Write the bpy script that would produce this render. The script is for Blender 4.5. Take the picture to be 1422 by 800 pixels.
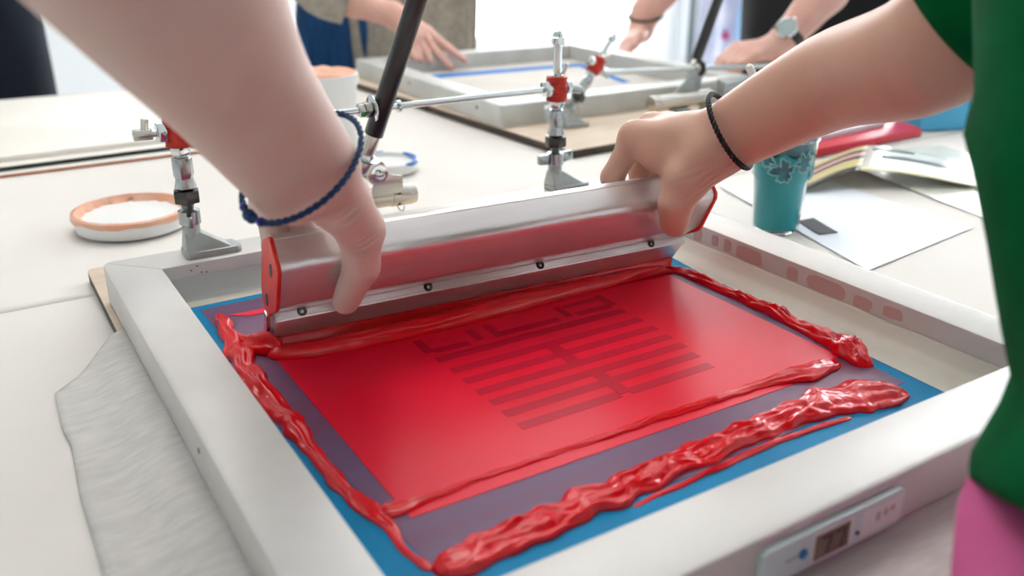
import bpy, bmesh, math, random
import numpy as np
from mathutils import Vector, Matrix, noise

for _o in list(bpy.data.objects):
    bpy.data.objects.remove(_o)
SC = bpy.context.scene
COL = SC.collection

# ------------------------------------------------------------------ camera
CAM_R = Vector((0.8489, -0.5285, 0.0041))
CAM_U = Vector((0.1985, 0.3260, 0.9243))
CAM_F = Vector((0.4899, 0.7838, -0.3817))
CAM_P = Vector((-0.1206, -0.7269, 0.2973))
cam_d = bpy.data.cameras.new('camera')
cam = bpy.data.objects.new('camera', cam_d)
COL.objects.link(cam)
cam_d.sensor_width = 36.0
cam_d.lens = 36.0 * 1252.47 / 1422.0
cam_d.clip_start = 0.02
cam_d.dof.use_dof = True
cam_d.dof.focus_distance = 0.69
cam_d.dof.aperture_fstop = 5.2
_m = Matrix((CAM_R, CAM_U, -CAM_F)).transposed().to_4x4()
_m.translation = CAM_P
cam.matrix_world = _m
SC.camera = cam

# ------------------------------------------------------------------ world and lights
world = bpy.data.worlds.new('daylight')
SC.world = world
world.use_nodes = True
_bg = world.node_tree.nodes['Background']
_bg.inputs[0].default_value = (0.93, 0.97, 1.0, 1)
_bg.inputs[1].default_value = 0.80


def area_light(name, loc, target, sx, sy, power, color):
    d = bpy.data.lights.new(name, 'AREA')
    d.shape = 'RECTANGLE'; d.size = sx; d.size_y = sy
    d.energy = power; d.color = color
    o = bpy.data.objects.new(name, d)
    COL.objects.link(o)
    o.location = loc
    o.rotation_euler = (Vector(target) - Vector(loc)).to_track_quat('-Z', 'Y').to_euler()
    return o


area_light('window_daylight', (3.78, 1.65, 0.6), (0.0, 1.65, 0.6), 3.3, 2.5, 150, (0.93, 0.97, 1.0))
area_light('back_window_daylight', (2.62, 3.56, 0.75), (2.62, 0.0, 0.75), 1.36, 2.1, 60, (0.96, 0.98, 1.0))
area_light('overhead_fill', (0.3, 0.8, 1.98), (0.3, 0.8, 0.0), 1.2, 1.2, 16, (1.0, 0.96, 0.9))  # unseen overhead area light, added as soft fill; no lamp fixture

SC.view_settings.view_transform = 'Standard'
SC.view_settings.look = 'None'
SC.view_settings.gamma = 1.0
SC.view_settings.use_curve_mapping = False
SC.view_settings.exposure = 0.32

# ------------------------------------------------------------------ materials
def srgb(r, g, b):
    f = lambda c: (c / 255 / 12.92) if c / 255 <= 0.04045 else ((c / 255 + 0.055) / 1.055) ** 2.4
    return (f(r), f(g), f(b), 1.0)


MATS = {}


def mat(name, col, rough=0.5, metal=0.0, col2=None, scale=20.0, amount=0.5, bump=0.0, bscale=60.0,
        stretch=(1, 1, 1), coat=0.0, trans=0.0, spec=0.5, sss=0.0, ior=1.45, sheen=0.0, detail=4.0, bdist=0.002):
    m = bpy.data.materials.new(name)
    m.use_nodes = True
    nt = m.node_tree
    b = nt.nodes['Principled BSDF']
    b.inputs['Base Color'].default_value = col
    b.inputs['Roughness'].default_value = rough
    b.inputs['Metallic'].default_value = metal
    b.inputs['Coat Weight'].default_value = coat
    b.inputs['Coat Roughness'].default_value = 0.08
    b.inputs['Transmission Weight'].default_value = trans
    b.inputs['Specular IOR Level'].default_value = spec
    b.inputs['IOR'].default_value = ior
    b.inputs['Sheen Weight'].default_value = sheen
    if sss > 0:
        b.inputs['Subsurface Weight'].default_value = sss
        b.inputs['Subsurface Radius'].default_value = (1.0, 0.35, 0.2)
        b.inputs['Subsurface Scale'].default_value = 0.006
    if col2 or bump:
        tc = nt.nodes.new('ShaderNodeTexCoord')
        mp = nt.nodes.new('ShaderNodeMapping')
        mp.inputs['Scale'].default_value = stretch
        nt.links.new(tc.outputs['Object'], mp.inputs['Vector'])
    if col2:
        n = nt.nodes.new('ShaderNodeTexNoise')
        n.inputs['Scale'].default_value = scale
        n.inputs['Detail'].default_value = detail
        nt.links.new(mp.outputs[0], n.inputs['Vector'])
        r = nt.nodes.new('ShaderNodeValToRGB')
        r.color_ramp.elements[0].position = 0.5 - 0.5 * (1 - amount) * 0.6
        r.color_ramp.elements[1].position = 0.5 + 0.5 * (1 - amount) * 0.6 + 0.02
        r.color_ramp.elements[0].color = col
        r.color_ramp.elements[1].color = col2
        nt.links.new(n.outputs['Fac'], r.inputs['Fac'])
        nt.links.new(r.outputs['Color'], b.inputs['Base Color'])
    if bump:
        n2 = nt.nodes.new('ShaderNodeTexNoise')
        n2.inputs['Scale'].default_value = bscale
        n2.inputs['Detail'].default_value = 5
        nt.links.new(mp.outputs[0], n2.inputs['Vector'])
        bp = nt.nodes.new('ShaderNodeBump')
        bp.inputs['Strength'].default_value = bump
        bp.inputs['Distance'].default_value = bdist
        nt.links.new(n2.outputs['Fac'], bp.inputs['Height'])
        nt.links.new(bp.outputs['Normal'], b.inputs['Normal'])
    MATS[name] = m
    return m


mat('table_paper', srgb(236, 231, 225), 0.75, col2=srgb(226, 220, 213), scale=3, amount=0.2, bump=0.3, bscale=9, bdist=0.004, spec=0.2)
mat('wall_paint', srgb(236, 238, 238), 0.8)
mat('floor_vinyl', srgb(198, 200, 200), 0.5, col2=srgb(188, 190, 192), scale=4)
mat('frame_aluminium', srgb(226, 222, 217), 0.52, 0.25, col2=srgb(196, 193, 189), scale=9, amount=-0.3, stretch=(1, 1, 1), bump=0.05, bscale=160, detail=9)
mat('frame_aluminium_old', srgb(216, 217, 213), 0.5, 0.25, col2=srgb(194, 195, 191), scale=22, amount=0.1, bump=0.08, bscale=120)
mat('squeegee_aluminium', srgb(230, 222, 220), 0.30, 0.66, col2=srgb(220, 212, 212), scale=12, amount=0.1, stretch=(1, 12, 12), bump=0.03, bscale=80)
mat('zinc', srgb(196, 200, 200), 0.22, 1.0, col2=srgb(150, 156, 158), scale=60, amount=0.1)
mat('cast_zinc', srgb(184, 187, 184), 0.42, 0.7, col2=srgb(156, 160, 158), scale=70, amount=0.1, bump=0.15, bscale=200)
mat('dark_steel', srgb(92, 90, 88), 0.35, 0.9, col2=srgb(64, 62, 62), scale=60)
mat('chrome', srgb(215, 222, 222), 0.1, 1.0)
mat('nickel', srgb(205, 200, 190), 0.25, 1.0)
mat('black_strut', srgb(30, 26, 25), 0.28, 0.0, coat=0.4)
mat('black_rubber', srgb(28, 28, 30), 0.6)
mat('red_sleeve', srgb(206, 50, 32), 0.45, col2=srgb(178, 36, 24), scale=120, bump=0.2, bscale=300)
mat('red_plate', srgb(238, 62, 48), 0.4, col2=srgb(224, 44, 38), scale=60)
mat('blade_rubber', srgb(150, 20, 26), 0.4)
mat('emulsion', srgb(6, 138, 190), 0.5, col2=srgb(6, 128, 178), scale=10, spec=0.2)
mat('glue_margin', srgb(222, 214, 202), 0.5, col2=srgb(208, 200, 188), scale=18, amount=0.1)
mat('stained_emulsion', srgb(98, 88, 128), 0.38, col2=srgb(128, 52, 76), scale=9, amount=0.05, stretch=(0.25, 3, 1), detail=7)
mat('ink_film', srgb(242, 20, 56), 0.30, col2=srgb(236, 14, 48), scale=14, amount=0.2, spec=0.45)
mat('ink_motif', srgb(200, 4, 46), 0.36, spec=0.4)
mat('ink_red', srgb(228, 8, 26), 0.11, col2=srgb(234, 14, 30), scale=60, coat=0.15, bump=0.14, bscale=80, bdist=0.003)
mat('board_face', srgb(224, 206, 186), 0.6, col2=srgb(214, 194, 172), scale=12, stretch=(1, 8, 1))
mat('board_edge', srgb(74, 62, 54), 0.6, col2=srgb(58, 48, 42), scale=40)
mat('black_edge', srgb(34, 36, 34), 0.5)
mat('heather_jersey', srgb(222, 217, 211), 0.95, col2=srgb(196, 193, 190), scale=150, amount=0.0, stretch=(0.35, 1.6, 1), bump=0.25, bscale=320, spec=0.1, bdist=0.001)
mat('white_board', srgb(246, 242, 234), 0.45, col2=srgb(240, 234, 224), scale=5)
mat('orange_board', srgb(206, 128, 88), 0.6)
mat('white_plastic', srgb(240, 240, 238), 0.35)
mat('orange_ink', srgb(240, 170, 136), 0.35, col2=srgb(234, 190, 166), scale=40, bump=0.4, bscale=60, bdist=0.004)
mat('blue_ink', srgb(30, 110, 200), 0.3)
mat('teal_ink', srgb(16, 172, 182), 0.3, col2=srgb(10, 154, 168), scale=30, amount=0.1, coat=0.1)
mat('dark_teal_ink', srgb(14, 84, 104), 0.2, col2=srgb(30, 120, 134), scale=60, coat=0.5, bump=0.5, bscale=90, bdist=0.004)
mat('teal_glaze', srgb(150, 214, 216), 0.2, coat=0.3)
mat('clear_plastic', (0.95, 1.0, 1.0, 1), 0.08, trans=1.0, ior=1.2)
mat('white_sheet', srgb(236, 239, 246), 0.6)
mat('black_card', srgb(44, 44, 48), 0.6)
mat('red_folder', srgb(214, 34, 58), 0.35, col2=srgb(224, 60, 84), scale=5)
mat('sky_blue_plastic', srgb(84, 180, 224), 0.5)
mat('film_yellow', srgb(222, 206, 150), 0.3)
mat('film_dark', srgb(58, 60, 56), 0.3)
mat('film_white', srgb(240, 240, 228), 0.25, coat=0.3)
mat('pink_stain', srgb(232, 176, 170), 0.4)
mat('skin', srgb(216, 182, 168), 0.5, col2=srgb(222, 190, 178), scale=22, amount=0.1, bump=0.12, bscale=330, sss=0.10, detail=6, bdist=0.001)
mat('skin_tan', srgb(210, 161, 138), 0.48, col2=srgb(216, 171, 150), scale=22, amount=0.1, bump=0.12, bscale=330, sss=0.08, detail=6, bdist=0.001)
mat('skin_far', srgb(226, 180, 164), 0.5, col2=srgb(220, 166, 150), scale=25)
mat('nail', srgb(236, 188, 176), 0.25, coat=0.3)
mat('navy_cord', srgb(24, 62, 104), 0.8, col2=srgb(16, 40, 78), scale=500)
mat('royal_bead', srgb(20, 32, 140), 0.3)
mat('black_cord', srgb(20, 20, 22), 0.6)
mat('green_fabric', srgb(0, 92, 50), 0.95, col2=srgb(0, 80, 42), scale=30, spec=0.1)
mat('pink_fabric', srgb(204, 100, 148), 0.95, col2=srgb(196, 90, 140), scale=20, spec=0.1)
mat('cardigan_knit', srgb(172, 166, 154), 0.95, col2=srgb(150, 144, 134), scale=60, bump=0.5, bscale=150, bdist=0.003)
mat('denim', srgb(22, 74, 124), 0.9, col2=srgb(14, 56, 100), scale=60, stretch=(1, 1, 0.2))
mat('black_fabric', srgb(16, 17, 22), 0.9)
mat('navy_fabric', srgb(16, 24, 38), 0.9)
mat('watch_strap', srgb(62, 56, 46), 0.6)
mat('watch_glass', srgb(176, 190, 188), 0.15, 0.3)
mat('panel_plastic', srgb(206, 222, 222), 0.35, coat=0.2)
mat('panel_label', srgb(232, 232, 228), 0.5)
mat('lcd', srgb(128, 104, 88), 0.25)
mat('lcd_digit', srgb(28, 24, 22), 0.5)
mat('panel_blue', srgb(20, 130, 190), 0.4)
mat('grey_print', srgb(190, 186, 176), 0.6)
mat('window_frame_paint', srgb(66, 82, 92), 0.6)
mat('white_trim', srgb(236, 238, 236), 0.5)
mat('painters_tape', srgb(20, 116, 196), 0.7, spec=0.2)
mat('pale_blue_print', srgb(150, 188, 224), 0.9)
mat('mesh_pale', srgb(216, 211, 204), 0.8, col2=srgb(206, 200, 192), scale=6, spec=0.15)
mat('wall_smear', srgb(204, 170, 166), 0.5, 0.2)
mat('dark_speck', srgb(60, 52, 56), 0.6)
mat('red_knob', srgb(220, 44, 30), 0.4)
mat('green_paint', srgb(0, 150, 84), 0.5)
mat('milky_tape', srgb(196, 200, 196), 0.35)
mat('tie_dye', srgb(236, 232, 240), 0.9, col2=srgb(120, 150, 210), scale=4, amount=0.2)
mat('hair', srgb(70, 50, 38), 0.6)
mat('glass', (1, 1, 1, 1), 0.0, trans=1.0, ior=1.05)
mat('leg_steel', srgb(150, 152, 154), 0.4, 0.6)


# ------------------------------------------------------------------ mesh helpers
class MB:
    """collects geometry for ONE mesh object"""
    def __init__(self):
        self.v = []; self.f = []; self.mi = []

    def add(self, vs, fs, mi=0):
        n = len(self.v)
        self.v += [tuple(p) for p in vs]
        self.f += [tuple(i + n for i in f) for f in fs]
        self.mi += [mi] * len(fs)
        return self

    def box(self, c, s, rot=None, mi=0):
        hx, hy, hz = s[0] / 2, s[1] / 2, s[2] / 2
        vs = [Vector((x, y, z)) for z in (-hz, hz) for x, y in ((-hx, -hy), (hx, -hy), (hx, hy), (-hx, hy))]
        if rot is not None:
            vs = [rot @ p for p in vs]
        vs = [p + Vector(c) for p in vs]
        return self.add(vs, [(3, 2, 1, 0), (4, 5, 6, 7), (0, 1, 5, 4), (1, 2, 6, 5), (2, 3, 7, 6), (3, 0, 4, 7)], mi)

    def prism(self, poly, z0, z1, mi=0):
        n = len(poly)
        vs = [(x, y, z0) for x, y in poly] + [(x, y, z1) for x, y in poly]
        fs = [tuple(range(n - 1, -1, -1)), tuple(range(n, 2 * n))]
        fs += [(i, (i + 1) % n, (i + 1) % n + n, i + n) for i in range(n)]
        return self.add(vs, fs, mi)

    def hull_loft(self, rings, caps=True, mi=0, closed=False):
        n = len(rings[0]); m = len(rings)
        vs = [p for r in rings for p in r]
        fs = []
        for j in range(m - 1 + (1 if closed else 0)):
            a = j * n; b = ((j + 1) % m) * n
            fs += [(a + i, a + (i + 1) % n, b + (i + 1) % n, b + i) for i in range(n)]
        if caps and not closed:
            fs += [tuple(range(n - 1, -1, -1)), tuple((m - 1) * n + i for i in range(n))]
        return self.add(vs, fs, mi)

    def cyl(self, p0, p1, r0, r1=None, n=20, caps=True, mi=0, phase=0.0):
        r1 = r0 if r1 is None else r1
        p0 = Vector(p0); p1 = Vector(p1)
        q = (p1 - p0).to_track_quat('Z', 'Y')
        rings = []
        for p, r in ((p0, r0), (p1, r1)):
            rings.append([p + q @ Vector((r * math.cos(phase + 2 * math.pi * i / n), r * math.sin(phase + 2 * math.pi * i / n), 0)) for i in range(n)])
        return self.hull_loft(rings, caps, mi)

    def lathe(self, prof, c=(0, 0, 0), n=40, mi=0, axis=None):
        q = Vector(axis).to_track_quat('Z', 'Y') if axis is not None else None
        rings = []
        for r, z in prof:
            ring = [Vector((r * math.cos(2 * math.pi * i / n), r * math.sin(2 * math.pi * i / n), z)) for i in range(n)]
            if q:
                ring = [q @ p for p in ring]
            rings.append([p + Vector(c) for p in ring])
        return self.hull_loft(rings, True, mi)

    def tube(self, pts, rad, n=10, closed=False, mi=0):
        pts = [Vector(p) for p in pts]
        m = len(pts)
        rings = []
        ref = None
        for i, p in enumerate(pts):
            a = pts[(i - 1) % m] if (closed or i > 0) else pts[i]
            b = pts[(i + 1) % m] if (closed or i < m - 1) else pts[i]
            t = (b - a).normalized()
            if ref is None:
                ref = t.orthogonal().normalized()
            ref = (ref - t * ref.dot(t)).normalized()
            bi = t.cross(ref)
            r = rad[i] if hasattr(rad, '__len__') else rad
            rings.append([p + (ref * math.cos(2 * math.pi * k / n) + bi * math.sin(2 * math.pi * k / n)) * r for k in range(n)])
        return self.hull_loft(rings, True, mi, closed)

    def build(self, name, material, parent=None, bevel=0.0, seg=2, smooth=True, angle=38, off=None):
        me = bpy.data.meshes.new(name)
        off = Vector(off) if off is not None else Vector((0, 0, 0))
        me.from_pydata([tuple(Vector(p) - off) for p in self.v], [], self.f)
        ms = material if isinstance(material, (list, tuple)) else [material]
        for m in ms:
            me.materials.append(MATS[m])
        if len(ms) > 1:
            me.polygons.foreach_set('material_index', self.mi)
        if bevel > 0:
            bm = bmesh.new(); bm.from_mesh(me)
            bmesh.ops.remove_doubles(bm, verts=bm.verts, dist=1e-6)
            es = [e for e in bm.edges if len(e.link_faces) == 2 and e.calc_face_angle(0) > math.radians(25)]
            bmesh.ops.bevel(bm, geom=es, offset=bevel, segments=seg, profile=0.5, affect='EDGES', clamp_overlap=True)
            bm.to_mesh(me); bm.free()
        if smooth:
            me.polygons.foreach_set('use_smooth', [True] * len(me.polygons))
            me.set_sharp_from_angle(angle=math.radians(angle))
        me.update()
        o = bpy.data.objects.new(name, me)
        COL.objects.link(o)
        if parent is not None:
            o.parent = parent
        return o


def tag(o, label, cat, group=None, kind=None):
    if label: o['label'] = label
    if cat: o['category'] = cat
    if group: o['group'] = group
    if kind: o['kind'] = kind
    return o


def thing(name, loc, label, cat, group=None, rz=0.0):
    o = bpy.data.objects.new(name, None)
    o.empty_display_size = 0.02
    COL.objects.link(o)
    o.location = loc
    o.rotation_euler = (0, 0, rz)
    return tag(o, label, cat, group)


def copy_tree(o, parent=None):
    c = o.copy(); COL.objects.link(c); c.parent = parent
    for ch in [x for x in bpy.data.objects if x.parent == o]:
        copy_tree(ch, c)
    return c


def struct(name, mb, material, bevel=0.0, parent=None):
    o = mb.build(name, material, parent, bevel)
    if parent is None:
        o['kind'] = 'structure'
    return o


def catmull(pts, per=6):
    pts = [Vector(p) for p in pts]
    out = []
    for i in range(len(pts) - 1):
        p0 = pts[max(i - 1, 0)]; p1 = pts[i]; p2 = pts[i + 1]; p3 = pts[min(i + 2, len(pts) - 1)]
        for k in range(per):
            t = k / per
            out.append(0.5 * ((2 * p1) + (p2 - p0) * t + (2 * p0 - 5 * p1 + 4 * p2 - p3) * t * t + (3 * p1 - p0 - 3 * p2 + p3) * t ** 3))
    out.append(pts[-1])
    return out


# ------------------------------------------------------------------ signed distance bodies
def _cone(P, a, b, ra, rb):
    a = np.array(a, np.float32); b = np.array(b, np.float32)
    ba = b - a
    t = np.clip(((P - a) @ ba) / max(float(ba @ ba), 1e-9), 0, 1)
    d = P - a - t[..., None] * ba
    return np.sqrt((d * d).sum(-1)) - (ra + (rb - ra) * t)


def _smin(a, b, k):
    if k <= 0:
        return np.minimum(a, b)
    hh = np.clip(0.5 + 0.5 * (b - a) / k, 0, 1)
    return b + (a - b) * hh - k * hh * (1 - hh)


def sdf_eval(P, groups, kjoin):
    """groups: list of (k_inside, [cones]); first group is the trunk, the others join it smoothly but not each other"""
    trunk = None
    k0, prims = groups[0]
    for c in prims:
        if isinstance(c, list):
            d = None
            for e in c:
                de = _cone(P, *e)
                d = de if d is None else np.minimum(d, de)
        else:
            d = _cone(P, *c)
        trunk = d if trunk is None else _smin(trunk, d, k0)
    rest = None
    for k, prims in groups[1:]:
        g = None
        for c in prims:
            d = _cone(P, *c)
            g = d if g is None else _smin(g, d, k)
        rest = g if rest is None else _smin(rest, g, 0.0012)
    return trunk if rest is None else _smin(trunk, rest, kjoin)


def sdf_mesh(groups, kjoin, vox, smooth=2):
    pts = []
    for k, prims in groups:
        for a, b, ra, rb in [e for c in prims for e in (c if isinstance(c, list) else [c])]:
            pts += [np.array(a) - ra, np.array(a) + ra, np.array(b) - rb, np.array(b) + rb]
    pts = np.array(pts)
    lo = pts.min(0) - 3 * vox - 0.004; hi = pts.max(0) + 3 * vox + 0.004
    n = np.ceil((hi - lo) / vox).astype(int) + 1
    ax = [lo[i] + vox * np.arange(n[i]) for i in range(3)]
    G = np.empty(tuple(n), np.float32)
    step = max(1, int(600000 / (n[1] * n[2])))
    for i in range(0, n[0], step):
        X, Y, Z = np.meshgrid(ax[0][i:i + step], ax[1], ax[2], indexing='ij')
        G[i:i + step] = sdf_eval(np.stack([X, Y, Z], -1).astype(np.float32), groups, kjoin)
    S = G < 0
    nc = n - 1
    cnt = np.zeros(tuple(nc), np.float32)
    acc = np.zeros(tuple(nc) + (3,), np.float32)
    corners = [(i, j, k) for i in (0, 1) for j in (0, 1) for k in (0, 1)]

    def sl(A, c):
        return A[c[0]:c[0] + nc[0], c[1]:c[1] + nc[1], c[2]:c[2] + nc[2]]
    for ca in corners:
        for axx in range(3):
            if ca[axx] == 1:
                continue
            cb = list(ca); cb[axx] = 1
            a = sl(G, ca); b = sl(G, cb)
            cr = (a < 0) != (b < 0)
            t = np.where(cr, a / np.where(cr, a - b, 1), 0)
            cnt += cr
            for q in range(3):
                acc[..., q] += np.where(cr, ca[q] + (t if q == axx else 0), 0)
    act = cnt > 0
    idx = -np.ones(tuple(nc), np.int64)
    idx[act] = np.arange(act.sum())
    cells = np.argwhere(act)
    V = lo + vox * (cells + acc[act] / cnt[act][:, None])
    F = []
    for axx in range(3):
        u, w = (axx + 1) % 3, (axx + 2) % 3
        s0 = [slice(None)] * 3; s1 = [slice(None)] * 3
        s0[axx] = slice(0, n[axx] - 1); s1[axx] = slice(1, n[axx])
        A = S[tuple(s0)]; B = S[tuple(s1)]
        e = np.argwhere(A != B)
        ok = (e[:, u] > 0) & (e[:, w] > 0) & (e[:, u] < nc[u]) & (e[:, w] < nc[w])
        e = e[ok]
        ins = A[tuple(e.T)]
        q = []
        for du, dw in ((-1, -1), (0, -1), (0, 0), (-1, 0)):
            c = e.copy(); c[:, u] += du; c[:, w] += dw
            q.append(idx[tuple(c.T)])
        q = np.stack(q, 1)
        q[~ins] = q[~ins][:, ::-1]
        F.append(q)
    F = np.concatenate(F)
    for _ in range(smooth):
        s = np.zeros_like(V); m = np.zeros(len(V))
        for a, b in ((0, 1), (1, 2), (2, 3), (3, 0)):
            np.add.at(s, F[:, a], V[F[:, b]]); np.add.at(m, F[:, a], 1)
            np.add.at(s, F[:, b], V[F[:, a]]); np.add.at(m, F[:, b], 1)
        V = V * 0.45 + 0.55 * s / m[:, None]
    return V, F


def np_object(name, parts, material, parent=None, off=(0, 0, 0)):
    vs = []; fs = []; n = 0
    for V, F in parts:
        vs += (V - np.array(off)).tolist(); fs += [[i + n for i in f] for f in (F.tolist() if hasattr(F, 'tolist') else F)]; n += len(V)
    me = bpy.data.meshes.new(name)
    me.from_pydata(vs, [], fs)
    me.materials.append(MATS[material])
    me.polygons.foreach_set('use_smooth', [True] * len(me.polygons))
    me.update()
    o = bpy.data.objects.new(name, me)
    COL.objects.link(o)
    if parent is not None: o.parent = parent
    return o


def refine(Vf, spots):
    """denser faces around the given (centre, radius) spots; returns triangles and quads as lists"""
    V, F = Vf
    bm = bmesh.new()
    vs = [bm.verts.new(tuple(p)) for p in V]
    for f in F:
        bm.faces.new([vs[i] for i in f])
    bm.verts.ensure_lookup_table()
    for _ in range(2):
        co = np.array([v.co[:] for v in bm.verts])
        keep = np.zeros(len(co), bool)
        for c, r in spots:
            keep |= ((co - np.array(c)) ** 2).sum(1) < (1.6 * r) ** 2
        bm.verts.index_update()
        es = [e for e in bm.edges if keep[e.verts[0].index] and keep[e.verts[1].index]]
        bmesh.ops.subdivide_edges(bm, edges=es, cuts=1, use_grid_fill=True, smooth=0.0)
    bm.verts.index_update()
    V2 = np.array([v.co[:] for v in bm.verts])
    F2 = [[v.index for v in f.verts] for f in bm.faces]
    bm.free()
    return V2, F2


def _towards_cam(c):
    d = np.array(CAM_P) - c
    return d / np.linalg.norm(d)


def creases(V, centre, direction, pitch, radius, amp):
    """fine skin folds: grooves running across 'direction' near 'centre'"""
    c = np.array(centre); d = np.array(Vector(direction).normalized())
    r = V - c
    w = np.exp(-((r * r).sum(1) / radius ** 2) ** 1.5)
    jit = np.sin(r[:, 0] * 230 + r[:, 2] * 160) * 1.1 + np.sin(r[:, 1] * 310) * 0.6
    ph = (r @ d) / pitch * 2 * np.pi + jit
    return V - _towards_cam(c)[None] * (amp * w * (0.5 + 0.5 * np.sin(ph)) ** 4)[:, None]


def dimple(V, centre, radius, amp):
    c = np.array(centre)
    w = np.exp(-((V - c) ** 2).sum(1) / radius ** 2)
    return V - _towards_cam(c)[None] * (amp * w)[:, None]


# ================================================================== SETTING
Z_T = -0.012            # table surface
FLOOR = -0.76
struct('floor', MB().box((0.8, 0.8, FLOOR - 0.02), (7.5, 6.5, 0.04)), 'floor_vinyl')
wb = MB()
wb.box((-0.45, 3.45, 0.64), (4.7, 0.1, 2.8))
wb.box((3.475, 3.45, 0.64), (0.35, 0.1, 2.8))
wb.box((2.60, 3.45, -0.555), (1.4, 0.1, 0.41))
wb.box((2.60, 3.45, 1.94), (1.4, 0.1, 0.2))
struct('wall_back', wb, 'wall_paint')
struct('wall_left', MB().box((-2.80, 0.525, 0.64), (0.1, 5.95, 2.8)), 'wall_paint')
struct('wall_near', MB().box((0.4, -2.45, 0.64), (6.5, 0.1, 2.8)), 'wall_paint')
struct('ceiling', MB().box((0.42, 0.5, 2.09), (6.56, 6.0, 0.1)), 'wall_paint')
# right wall with a wide window opening
wr = MB()
wr.box((3.65, -1.2, 0.64), (0.1, 2.4, 2.8))
wr.box((3.65, 3.35, 0.64), (0.1, 0.1, 2.8))
wr.box((3.65, 1.65, -0.70), (0.1, 3.3, 0.12))
wr.box((3.65, 1.65, 1.94), (0.1, 3.3, 0.2))
struct('wall_right', wr, 'wall_paint')
wf = bpy.data.objects.new('window_1', None); COL.objects.link(wf); wf['kind'] = 'structure'
wf.location = (3.62, 1.65, -0.64)
for yy in (0.04, 1.10, 2.16, 3.26):
    MB().box((3.62, yy, 0.60), (0.07, 0.08, 2.48)).build('window_post', 'window_frame_paint', wf, 0.004, off=wf.location)
for zz in (-0.61, 1.80):
    MB().box((3.62, 1.65, zz), (0.06, 3.14, 0.06)).build('window_rail', 'window_frame_paint', wf, 0.004, off=wf.location)
for yy in (0.57, 1.63, 2.71):
    MB().box((3.63, yy, 0.595), (0.006, 0.98, 2.35)).build('pane', 'glass', wf, off=wf.location)
wf2 = bpy.data.objects.new('window_2', None); COL.objects.link(wf2); wf2['kind'] = 'structure'
wf2.location = (2.60, 3.44, -0.35)
for xx in (1.93, 3.27):
    MB().box((xx, 3.44, 0.745), (0.06, 0.06, 2.19)).build('window_post', 'white_trim', wf2, 0.004, off=wf2.location)
for zz in (-0.32, 1.81):
    MB().box((2.60, 3.44, zz), (1.28, 0.06, 0.06)).build('window_rail', 'white_trim', wf2, 0.004, off=wf2.location)
MB().box((2.60, 3.45, 0.745), (1.28, 0.006, 2.07)).build('pane', 'glass', wf2, off=wf2.location)
struct('trim_1', MB().box((0.4, 3.385, FLOOR + 0.05), (6.4, 0.03, 0.1)), 'white_trim', 0.004)

# ------------------------------------------------------------------ table
tb = thing('work_table', (0.35, 0.27, FLOOR), 'long white work table that carries the printing frames', 'table')
tt = MB().box((0.26, 0.30, Z_T - 0.022), (2.12, 1.70, 0.040))
tt.build('table_top', 'white_board', tb, 0.004, off=tb.location)
for lx in (-0.70, 1.22):
    for ly in (-0.48, 1.08):
        MB().box((lx, ly, (FLOOR + Z_T - 0.042) / 2), (0.05, 0.05, Z_T - 0.042 - FLOOR)).build('leg', 'leg_steel', tb, 0.003, off=tb.location)


def paper_cover(name, x0, x1, y0, y1, z, label, seed, nx=70, ny=70, amp=0.0012):
    mb = MB()
    vs = []
    for j in range(ny + 1):
        for i in range(nx + 1):
            x = x0 + (x1 - x0) * i / nx; y = y0 + (y1 - y0) * j / ny
            w = noise.noise((x * 2.2 + seed, y * 5, seed)) + 0.5 * noise.noise((x * 7 + seed, y * 11, seed))
            vs.append((x, y, z + 0.0006 + amp * max(0, w)))
    fs = [(j * (nx + 1) + i, j * (nx + 1) + i + 1, (j + 1) * (nx + 1) + i + 1, (j + 1) * (nx + 1) + i) for j in range(ny) for i in range(nx)]
    mb.add(vs, fs)
    o = mb.build(name, 'table_paper', None, angle=180)
    md = o.modifiers.new('thickness', 'SOLIDIFY'); md.thickness = 0.0004; md.offset = -1
    return tag(o, label, 'paper')


paper_cover('paper_cover', -0.79, 1.31, 0.085, 1.14, Z_T - 0.0015, 'wide white paper sheet covering the far part of the table', 3.1)
paper_cover('paper_cover', -0.79, 1.31, -0.548, 0.10, Z_T - 0.0016, 'wide white paper sheet on the table under the grey jersey cloth', 8.7)

# ================================================================== PRINTING FRAME (front)
W, D, B, BN, H = 0.450, 0.4573, 0.0400, 0.0422, 0.032


def frame_bars(root, x0, y0, x1, y1, bl, bn, z0, z1, material, rc=0.010, off=(0, 0, 0)):
    """four mitred hollow-section bars; inner rectangle x0..x1, y0..y1"""
    X0, X1, Y0, Y1 = x0 - bl, x1 + bl, y0 - bn, y1 + bl
    def arc(cx, cy, a0, a1, n=4):
        return [(cx + rc * math.cos(math.radians(a0 + (a1 - a0) * i / n)), cy + rc * math.sin(math.radians(a0 + (a1 - a0) * i / n))) for i in range(n + 1)]
    far = [(x0, y1), (x1, y1)] + arc(X1 - rc, Y1 - rc, 45, 90) + arc(X0 + rc, Y1 - rc, 90, 135)
    left = [(x0, y0), (x0, y1)] + arc(X0 + rc, Y1 - rc, 135, 180) + arc(X0 + rc, Y0 + rc, 180, 225)
    near = [(x1, y0), (x0, y0)] + arc(X0 + rc, Y0 + rc, 225, 270) + arc(X1 - rc, Y0 + rc, 270, 315)
    right = [(x1, y1), (x1, y0)] + arc(X1 - rc, Y0 + rc, 315, 360) + arc(X1 - rc, Y1 - rc, 0, 45)
    for poly in (far, left, near, right):
        MB().prism(poly, z0, z1).build('frame_bar', material, root, 0.0016, 2, off=off)


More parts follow.
